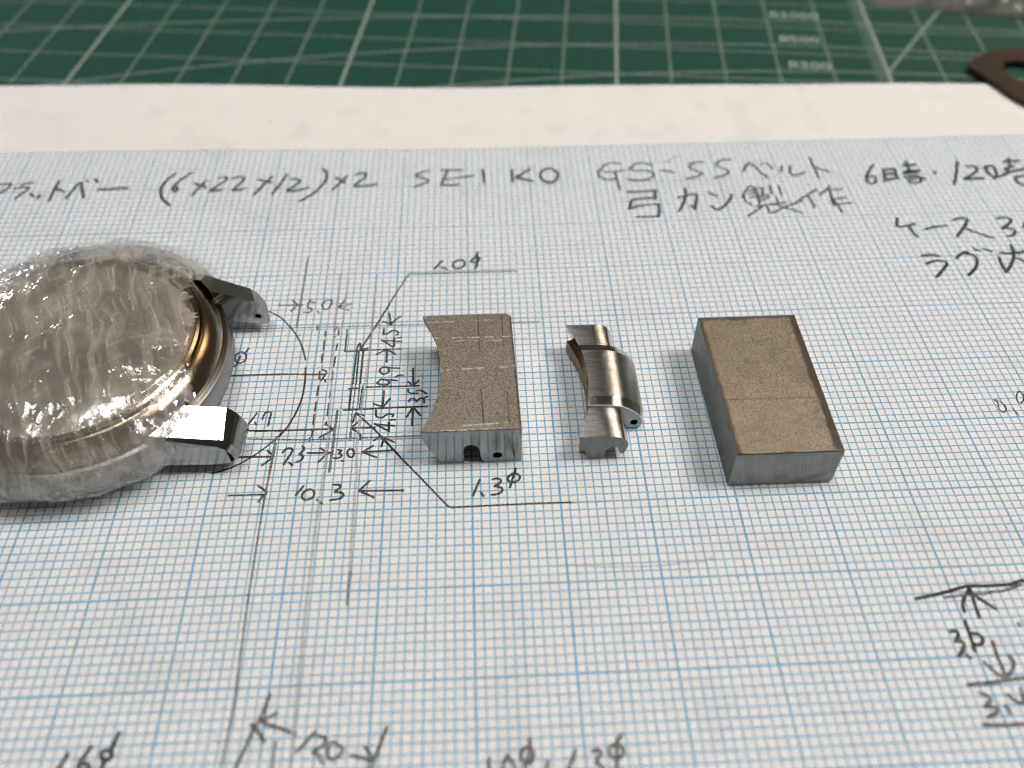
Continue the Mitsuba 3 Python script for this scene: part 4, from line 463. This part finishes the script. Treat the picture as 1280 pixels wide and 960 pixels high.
# lip under the hollow side
t = np.linspace(math.asin(-8.0 / 20.3), math.asin(8.3 / 20.3), 60)
outer = [(CX + 22.2 * math.cos(q), CY + 22.2 * math.sin(q)) for q in t]
innr = [(CX + 20.25 * math.cos(q), CY + 20.25 * math.sin(q)) for q in t]
lip = trimesh.creation.extrude_polygon(Polygon(outer + innr[::-1]), 1.75, engine='earcut'); lip.apply_translation((0, 0, .35))
obj('end_link__lip', lip, 'm_polished_warm_reflection', smooth=30, label='thin curved lip on the hollow side')
tag('end_link', 'small finished watch band link with brushed centre and polished edges, between two blocks', 'watch band link')


# ------------------------------------------------------------------ the wristwatch, lying face up, and the film round it
WX, WY = -57.2, 19.7
scene['m_case'] = {'type': 'twosided', 'b': bump(conductor((.36, .36, .35), .03), lambda p, n, uv: fbm(p.x * 1600, p.y * 1600, p.z * 1600, 3), .006 * MM, 6e-5)}
scene['m_lug_top'] = {'type': 'twosided', 'b': conductor((.55, .56, .54), .22)}
scene['m_case_band'] = {'type': 'twosided', 'b': conductor((.34, .34, .33), .16)}
scene['m_facet'] = {'type': 'twosided', 'b': bump(conductor((.80, .79, .77), .05), lambda p, n, uv: sst(.63, .72, nz(p.x * 1300 + p.y * 1500, p.y * 7200 - p.x * 6100, 3)) + sst(.70, .80, nz(p.x * 900 - p.y * 900, p.y * 5200 + p.x * 7100, 5)), .022 * MM, 3e-5)}
scene['m_bezel'] = {'type': 'twosided', 'b': conductor((.52, .44, .34), .075)}


def dial_color(p, n, uv):
    x, y = p.x * 1000, p.y * 1000
    return mikit.mix((.17, .165, .14), (.36, .31, .235), sst(.3, .65, fbm(x * .16, y * .16, 4, 3)))


scene['m_dial'] = {'type': 'twosided', 'b': {'type': 'principled', 'base_color': mikit.proc(dial_color), 'metallic': .2, 'roughness': .5}}
scene['m_crystal'] = {'type': 'thindielectric', 'int_ior': 1.5}


def turn(profile, n=180):
    m = trimesh.creation.revolve(np.array(profile, float), sections=n)
    m.apply_translation((WX, WY, 0)); return m


obj('wristwatch__case', turn([(0, .55), (14.6, .55), (15.2, .75), (16.6, 1.1), (17.5, 1.9), (17.95, 3.0), (17.95, 4.9), (17.75, 5.35), (17.3, 5.6), (15.0, 5.8), (0, 5.8)]), 'm_case_band', smooth=30)
obj('wristwatch__bezel', turn([(14.6, 5.7), (17.15, 5.75), (17.2, 6.2), (16.9, 6.75), (16.35, 7.45), (15.75, 7.95), (15.35, 8.12), (15.3, 7.9), (15.1, 7.85), (15.05, 8.55), (14.75, 8.75), (14.55, 8.6), (14.4, 7.2)]), 'm_bezel', smooth=28)
obj('wristwatch__dial', turn([(0, 7.62), (12.5, 7.6), (14.2, 7.45), (14.45, 7.3), (14.4, 6.9), (0, 6.9)]), 'm_dial', smooth=30)
obj('wristwatch__crystal', turn([(14.5, 8.65), (14.35, 9.05), (13.6, 9.4), (11, 9.95), (7, 10.4), (3, 10.6), (0, 10.65)]), 'm_crystal', smooth=60)

def top_z(x, y, far=0):
    return np.where(far, 6.4 - .33 * (np.maximum(x, -44) + 41) + .28 * (y - 8.65), 6.15 - .15 * (x + 41) + .28 * (y - 8.65))


def lug_mesh(flip_x, flip_y):
    if flip_y:      # the far pair droops and narrows more towards the tip
        f = lambda x, y: float(top_z(x, y, 1))
        P = [(-44, 10.3, f(-44, 10.3)), (-37.75, 10.6, f(-37.75, 10.6)), (-44, 6.6, f(-44, 6.6)), (-38.4, 7.7, f(-38.4, 7.7))]
        P += [(-50.5, 10.3, 7.2), (-50.5, 6.4, 6.2)]
        P += [(x, 10.6, z) for x, z in ((-37.3, 5.75), (-36.9, 5.2), (-36.5, 4.4), (-36.2, 3.6), (-36.05, 2.8), (-36.12, 2.1), (-36.4, 1.65), (-37.0, 1.6), (-38.5, 2.3), (-41, 3.6), (-50.5, 4))]
        P += [(x, y, z) for x, y, z in ((-37.7, 7.8, 4.7), (-37.1, 8.0, 3.8), (-36.75, 8.2, 3.0), (-36.7, 8.3, 2.3), (-50.5, 6.0, 5.4), (-44, 6.1, 5.6), (-38.6, 7.2, 4.4), (-37.8, 7.5, 3.4), (-37.6, 7.6, 2.4), (-40, 6.9, 2.0), (-50.5, 6.0, 2.2))]
        m = tri(m3.Manifold.hull_points(np.array(P, np.float32)) - man(rod(8.5, 13, -37.45, 3.05, .42, 20)) - cone_cutter(WX, WY, [(5.5, 17.3), (12, 17.3)], 120))
        m.vertices[:, 1] = 2 * WY - m.vertices[:, 1]
        if flip_x: m.vertices[:, 0] = 2 * WX - m.vertices[:, 0]
        else: m.invert()
        return m
    P = [(-50.5, 10.3, top_z(-50.5, 10.3)), (-37.75, 10.6, top_z(-37.75, 10.6))]
    P += [(x, 10.6, z) for x, z in ((-37.3, 5.75), (-36.9, 5.2), (-36.5, 4.4), (-36.2, 3.6), (-36.05, 2.8), (-36.12, 2.1), (-36.4, 1.65), (-37.0, 1.6), (-38.5, 2.3), (-41, 3.6), (-50.5, 4))]
    P += [(-50.5, 6.7, top_z(-50.5, 6.7)), (-37.8, 6.7, top_z(-37.8, 6.7))]
    P += [(x, 6.7, z) for x, z in ((-37.35, 4.75), (-36.95, 4.15), (-36.65, 3.4), (-36.5, 2.7), (-36.55, 2.1))]
    P += [(x, 6.0, z) for x, z in ((-50.5, 5.35), (-38.3, 4.72), (-37.6, 4.1), (-37.1, 3.2), (-37.0, 2.4), (-37.5, 1.8), (-40, 1.55), (-50.5, 2.0))]
    h = m3.Manifold.hull_points(np.array(P, np.float32)) - man(rod(8.5, 13, -37.45, 3.05, .42, 20)) - cone_cutter(WX, WY, [(5.5, 17.3), (12, 17.3)], 120)
    m = tri(h)
    if flip_x:
        m.vertices[:, 0] = 2 * WX - m.vertices[:, 0]; m.invert()
    return m


for i, (fx, fy) in enumerate(((0, 0), (0, 1), (1, 0), (1, 1))):
    m = lug_mesh(fx, fy); N = m.face_normals; Cn = m.triangles_center
    px = 2 * WX - Cn[:, 0] if fx else Cn[:, 0]
    top = (N[:, 2] > .85) & (Cn[:, 2] > 4.8) & (np.abs(Cn[:, 2] - top_z(px, np.where(Cn[:, 1] > WY, 2 * WY - Cn[:, 1], Cn[:, 1]), Cn[:, 1] > WY)) < .08)
    bore = np.hypot(px + 37.45, Cn[:, 2] - 3.05) < .43
    k = 'wristwatch__lug' + (f'_{i:03d}' if i else '')
    obj(k, pick(m, ~(top | bore)), 'm_case', smooth=22)
    obj(k + '__top_facet', pick(m, top), 'm_lug_top' if fy else 'm_facet')
    obj(k + '__pin_hole', pick(m, bore), 'm_bore')
tag('wristwatch', 'steel watch head without its band, lying face up under crumpled clear film', 'watch')


from scipy.spatial import cKDTree


# the clear film: two loose crumpled layers
def ridged(P, f, seed, st=(1, 1, 1)):
    return np.abs(2 * meshkit.noise(P * f * np.array(st), seed) - 1)


FP = np.array([(0, 11.05), (4, 10.95), (8, 10.75), (11.5, 10.3), (13.8, 9.72), (15.4, 9.25), (16.6, 8.35), (17.8, 7.0), (18.55, 5.6), (18.75, 4.2), (18.55, 2.6), (17.9, 1.3), (17.2, .55)])
FS = np.r_[0, np.cumsum(np.hypot(*np.diff(FP, axis=0).T))]
FS /= FS[-1]


def crumple(P, cell, seed, st=(1, 1, 1)):
    # distance to the nearest of scattered points: flat-sided dimples that meet in sharp creases
    rs = np.random.default_rng(seed)
    Q = P.reshape(-1, 3) * np.array(st) / cell
    lo, hi = Q.min(0) - 1, Q.max(0) + 1
    pts = rs.uniform(lo, hi, (int(np.prod(hi - lo)), 3))
    d, _ = cKDTree(pts).query(Q)
    return (d * cell).reshape(P.shape[:-1])


def film(nt, ns, grow, seed, amp):
    th = np.linspace(-math.pi, math.pi, nt + 1)[:-1]
    dg = np.degrees(th)
    # how far down the film reaches in each direction: it leaves the two right-hand lugs and the bezel between them bare
    s_end = np.interp(dg, [-180, -60, -52, -46, -40, -36, -28, -20, -8, 8, 24, 34, 42, 47, 55, 180], [1, 1, .98, .86, .76, .74, .72, .62, .56, .555, .56, .60, .68, .86, 1, 1])
    j1 = np.stack([th * 7, 0 * th, 0 * th], 1)
    s_end = s_end * (1 + .07 * (meshkit.noise(j1, seed + 7) - .4) + .10 * (meshkit.noise(j1 * 4.4, seed + 8) - .5) + .06 * (meshkit.noise(j1 * 13, seed + 9) - .5)) + .07 * np.exp(-((dg + 62) / 3.2) ** 2)
    u = np.linspace(.002, 1, ns) ** .8
    S = np.clip(u[:, None] * s_end[None], 0, 1.08)
    r = np.interp(S, FS, FP[:, 0]); z = np.interp(S, FS, FP[:, 1])
    r = r + np.where(S > 1, (S - 1) * 18, 0)
    # the film stands off at the far side and hangs out at the near side
    back = np.clip(np.cos(np.radians(dg - 98) * .85), 0, 1) * (np.abs(dg - 98) < 100)
    lo = np.clip((S - .55) / .3, 0, 1)
    r = r + back[None] ** 2 * 2.3 * lo * np.clip(1.5 - (S - .7) * 2, .3, 1)
    front = np.exp(-((dg + 92) / 38) ** 2)
    r = r - front[None] * .9 * np.clip((S - .85) / .15, 0, 1)
    X, Y = WX + r * np.cos(th), WY + r * np.sin(th)
    P = np.stack([X, Y, z], -1)
    Rt = np.stack([X * .8 + Y * .6, Y * .8 - X * .6, z], -1)
    W = P + .9 * (np.stack([meshkit.noise(P * .5, 61), meshkit.noise(P * .5, 62), meshkit.noise(P * .5, 63)], -1) - .5)
    d = .55 * ridged(P, .22, seed) + .20 * crumple(W, 3.4, seed + 1, (1, .45, .8)) + .20 * crumple(Rt, 1.7, seed + 2, (.5, 1, .8)) + .19 * crumple(W, .95, seed + 3, (1.2, .6, 1)) + .16 * crumple(Rt, .55, seed + 4)
    d = d + .55 * ridged(np.stack([np.broadcast_to(th * 5.5, r.shape), z * .12, 0 * r], -1), 1.0, seed + 21) * np.clip((S - .7) / .2, 0, 1)
    d = d * amp * (.46 + .10 * np.clip((r - 10) / 5, 0, 1) + .4 * np.clip((r - 16) / 2, 0, 1)) + grow
    nr = np.gradient(-z, axis=0); nzv = np.gradient(r, axis=0)
    L = np.hypot(nr, nzv) + 1e-9
    nr, nzv = nr / L, nzv / L
    X = X + d * nr * np.cos(th); Y = Y + d * nr * np.sin(th); Z = np.maximum(z + d * np.abs(nzv), .12 + .1 * meshkit.noise(P * 2, 4))
    V = np.stack([X, Y, Z], -1).reshape(-1, 3)
    i = np.arange(ns * nt).reshape(ns, nt); j = np.roll(i, -1, 1)
    q = np.stack([i[:-1], i[1:], j[1:], j[:-1]], -1).reshape(-1, 4)
    return trimesh.Trimesh(V, np.vstack([q[:, [0, 1, 2]], q[:, [0, 2, 3]]]), process=False)


def haze_op(p, n, uv):
    x, y, z = p.x * 1000, p.y * 1000, p.z * 1000
    r = dr.sqrt(dr.square(x - WX) + dr.square(y - WY))
    k = fbm(x * .3, y * .3, 1, 2) - .5
    wx, wy = x + 1.8 * k, y - 1.2 * k
    streak = sst(.5, .8, nz(wx * 1.6 + y * .5, y * .2, z * .3)) * .22 + sst(.68, .9, nz(wx * 3.6 + y * 1.3, wy * .3, 2)) * .28 + sst(.76, .92, nz(wx * 1.5 - wy * 2.2, y * .25 + wx * .2, 6)) * .20
    patch = sst(.45, .75, fbm(x * .22, y * .22, z * .2, 3)) * .24
    return dr.clip(.17 + streak * 1.25 + patch * 1.2 + sst(16.3, 18.2, r) * (.06 + .42 * sst(.3, .75, nz(wx * 1.7, wy * 1.7, z * .35)) * .6 + .2 * fbm(x * .8, y * .8, z * .5, 2)), 0, .8)


scene['m_film'] = {'type': 'thindielectric', 'int_ior': 1.52}
scene['m_film_haze'] = {'type': 'mask', 'opacity': mikit.proc(haze_op), 'b': {'type': 'twosided', 'b': {'type': 'principled', 'base_color': rgb(.44, .41, .365), 'roughness': .22, 'specular': .8}}}
obj('plastic_film__outer_layer', film(800, 270, .20, 11, 1.0), 'm_film', smooth=20)
obj('plastic_film__inner_layer', film(480, 160, .0, 29, .4), 'm_film_haze', smooth=20)
tag('plastic_film', 'crumpled clear plastic film wrapped round the watch, glittering in the light', 'plastic film')

# ------------------------------------------------------------------ dark tool at the right edge
scene['m_tool'] = {'type': 'principled', 'base_color': mikit.proc(lambda p, n, uv: mikit.mix((.022, .012, .008), (.042, .024, .016), fbm(p.x * 400, p.y * 400, 3, 3))), 'metallic': .1, 'roughness': .55, 'specular': .35}
outl = [(82.0, 89.8), (83.2, 92.0), (84.9, 93.4), (87.6, 95.1), (91.1, 96.1), (95, 95.9), (99, 94.4), (103, 91), (108, 86), (118, 80), (118, 72), (106, 74), (96, 75), (88.5, 75.5), (86.3, 78.3), (85.4, 80.5), (84.6, 83.0), (83.5, 86.0)]
hole = Polygon([(88.2, 88.7), (89.6, 90.7), (91.2, 91.0), (94, 90.4), (96.5, 88), (97, 84.5), (95, 82), (91.5, 82.6), (89.4, 84.9), (88.4, 86.7)]).buffer(.4)
pl = Polygon(outl)
parts = []
for ins, z0, z1 in ((0, .15, .85), (.18, .85, 1.05)):
    p_ = pl.buffer(-ins).difference(hole.buffer(ins)); m = trimesh.creation.extrude_polygon(p_, z1 - z0, engine='earcut'); m.apply_translation((.5, 1.25, z0)); parts.append(m)
obj('metal_tool__plate', cat(*parts), 'm_tool')
tag('metal_tool', 'dark brown flat metal tool with a pointed end and a hole, at the right edge', 'tool')

# ------------------------------------------------------------------ crumpled clear bag on the far right of the mat
gx_, gy_ = np.meshgrid(np.linspace(0, 1, 170), np.linspace(0, 1, 120))
bxm = 68 + gx_ * 90; edge = np.interp(bxm, [68, 74.6, 87, 94, 101, 110, 158], [124, 118, 114.8, 112, 110.3, 107.5, 96])
bym = edge + gy_ * 48
P = np.stack([bxm, bym, 0 * bxm], -1)
hgt = -.25 + 5.0 * np.minimum(1, gy_ * 3.2) ** .7 * np.minimum(1, gx_ * 5) + 3.0 * ridged(P, .10, 51) * np.minimum(1, gy_ * 6) + 1.2 * ridged(P, .33, 52) * np.minimum(1, gy_ * 8)
i = np.arange(gx_.size).reshape(gx_.shape)
q = np.stack([i[:-1, :-1], i[:-1, 1:], i[1:, 1:], i[1:, :-1]], -1).reshape(-1, 4)
scene['m_bag'] = {'type': 'mask', 'opacity': mikit.proc(lambda p, n, uv: .25 + .55 * sst(.35, .7, fbm(p.x * 140, p.y * 320, p.z * 200, 3))),
                  'b': {'type': 'twosided', 'b': {'type': 'principled', 'base_color': rgb(.17, .155, .135), 'roughness': .25, 'specular': .3}}}
obj('plastic_bag__sheet', trimesh.Trimesh(np.stack([bxm, bym, hgt], -1).reshape(-1, 3), np.vstack([q[:, [0, 1, 2]], q[:, [0, 2, 3]]]), process=False), 'm_bag', smooth=40)
tag('plastic_bag', 'crumpled clear plastic bag on the far right of the green mat', 'plastic bag')
